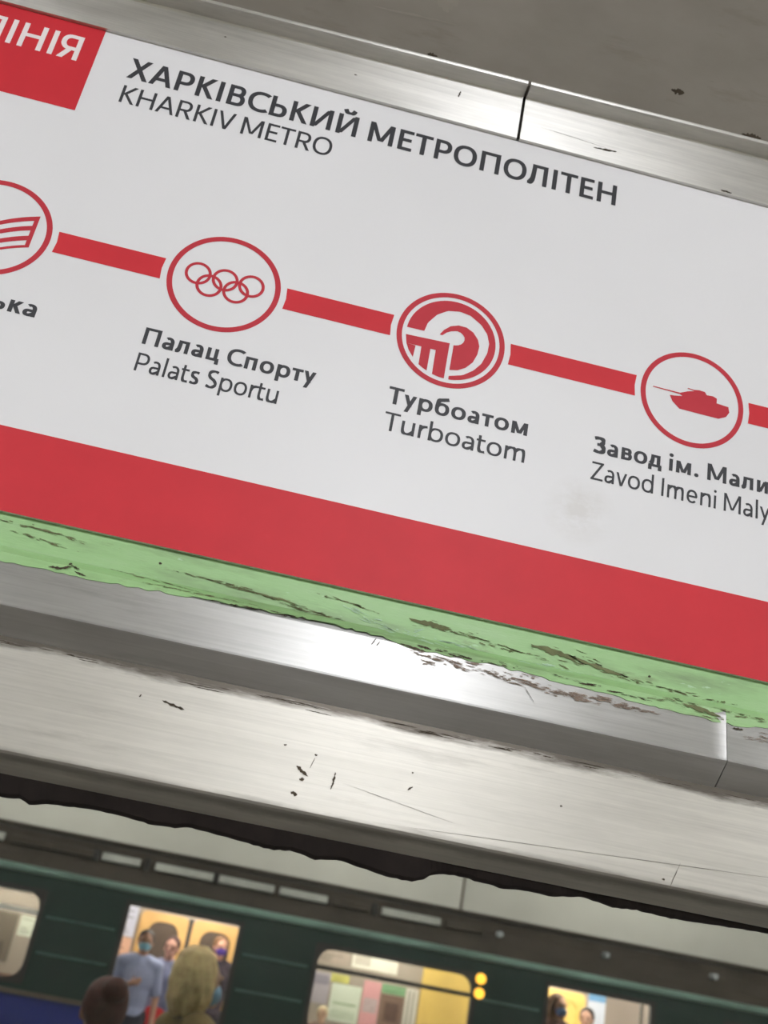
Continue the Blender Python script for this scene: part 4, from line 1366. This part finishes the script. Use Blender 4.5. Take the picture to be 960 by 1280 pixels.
    if style == 'puffy':
        ell(bm, (0, 0.032, 1.625), (0.092, 0.092, 0.100))
        for k in range(17):
            a = math.radians(-28 + 236 * k / 16)
            rad = (0.030, 0.072, 0.094, 0.100, 0.092, 0.066)
            p = [Vector(((rad[j] + 0.006 * math.sin(2.3 * j + 3 * k)) * math.cos(a), 0.032 + (rad[j] + 0.006 * math.sin(1.9 * j + 2 * k)) * math.sin(a) * 0.95, (1.722, 1.695, 1.64, 1.58, 1.52, 1.465)[j] + 0.010 * math.sin(4 * k) * j / 5)) for j in range(6)]
            for j in range(5):
                limb(bm, p[j], p[j + 1], 0.019, 0.018, 8)
    if style == 'bun':
        ell(bm, (0, 0.10, 1.675), (0.050, 0.046, 0.046))
    fuse('hair', bm, 0.008, colmat('hair', hair, 0.6), e, 2)
    if mask:
        bm = bmesh.new()
        ell(bm, (0, -0.052, 1.548), (0.058, 0.062, 0.050))
        ell(bm, (0, -0.085, 1.562), (0.030, 0.030, 0.032))
        mk = fuse('face_mask', bm, 0.006, colmat('mask_fabric', mask, 0.8), e, 3)
        for k in (-1, 1):
            m = MB()
            for z in (1.575, 1.53):
                m.cyl((k * 0.052, -0.055, z), (k * 0.080, 0.012, 1.59 if z > 1.55 else 1.590), 0.003, 6)
            m.build('ear_loop', colmat('mask_fabric', mask, 0.8), mk)
    return e

FLOOR_T = 0.05
person('person in pale blue shirt and light blue face mask standing in the train doorway', (-0.36, 11.02, FLOOR_T), math.radians(4), 1.63, (196, 150, 128), (180, 187, 222), (60, 60, 74), (54, 42, 38), 'short', (150, 206, 226), 'phone')
person('person in grey blue top with red lower clothing beside the masked one', (-0.10, 11.42, FLOOR_T), math.radians(-14), 1.62, (216, 164, 146), (146, 150, 182), (200, 44, 50), (70, 40, 40), 'short', None, 'down', 0.55, True)
person('person with a violet face mask standing deep inside at the tan doors', (0.42, 12.45, FLOOR_T), math.radians(20), 1.72, (206, 156, 132), (70, 60, 70), (50, 46, 54), (120, 86, 58), 'short', (86, 60, 150), 'down', 0.9)
person('person with puffy blond hair and olive top standing on the platform', (0.155, 4.4, 0.0), math.radians(118), 1.58, (206, 168, 144), (132, 112, 70), (80, 84, 96), (255, 214, 158), 'puffy', (140, 178, 206), 'down', 0.9)
person('person with dark reddish brown hair in a bun on the platform', (-0.150, 3.4, 0.0), math.radians(200), 1.46, (176, 120, 96), (56, 30, 36), (44, 40, 44), (92, 46, 40), 'bun', None, 'down', 0.9)
person('person with brown hair and blue face mask in the yellow lit doorway', (4.00, 11.25, FLOOR_T), math.radians(28), 1.77, (190, 148, 124), (92, 66, 56), (50, 46, 50), (112, 84, 62), 'bob', (130, 160, 214), 'front', 0.9)
person('dark-haired person in a white shirt before the yellow doors', (4.56, 11.9, FLOOR_T), math.radians(-30), 1.70, (190, 150, 128), (222, 222, 230), (50, 52, 66), (40, 34, 32), 'short', None, 'down', 0.55)
person('short person with pale blond hair behind the notice-covered train window', (1.66, 12.2, FLOOR_T), math.radians(-12), 1.22, (208, 170, 146), (150, 120, 110), (60, 56, 60), (222, 204, 168), 'short', None, 'down', 0.55)

for o in bpy.data.objects:
    if '_abs' in o:
        del o['_abs']
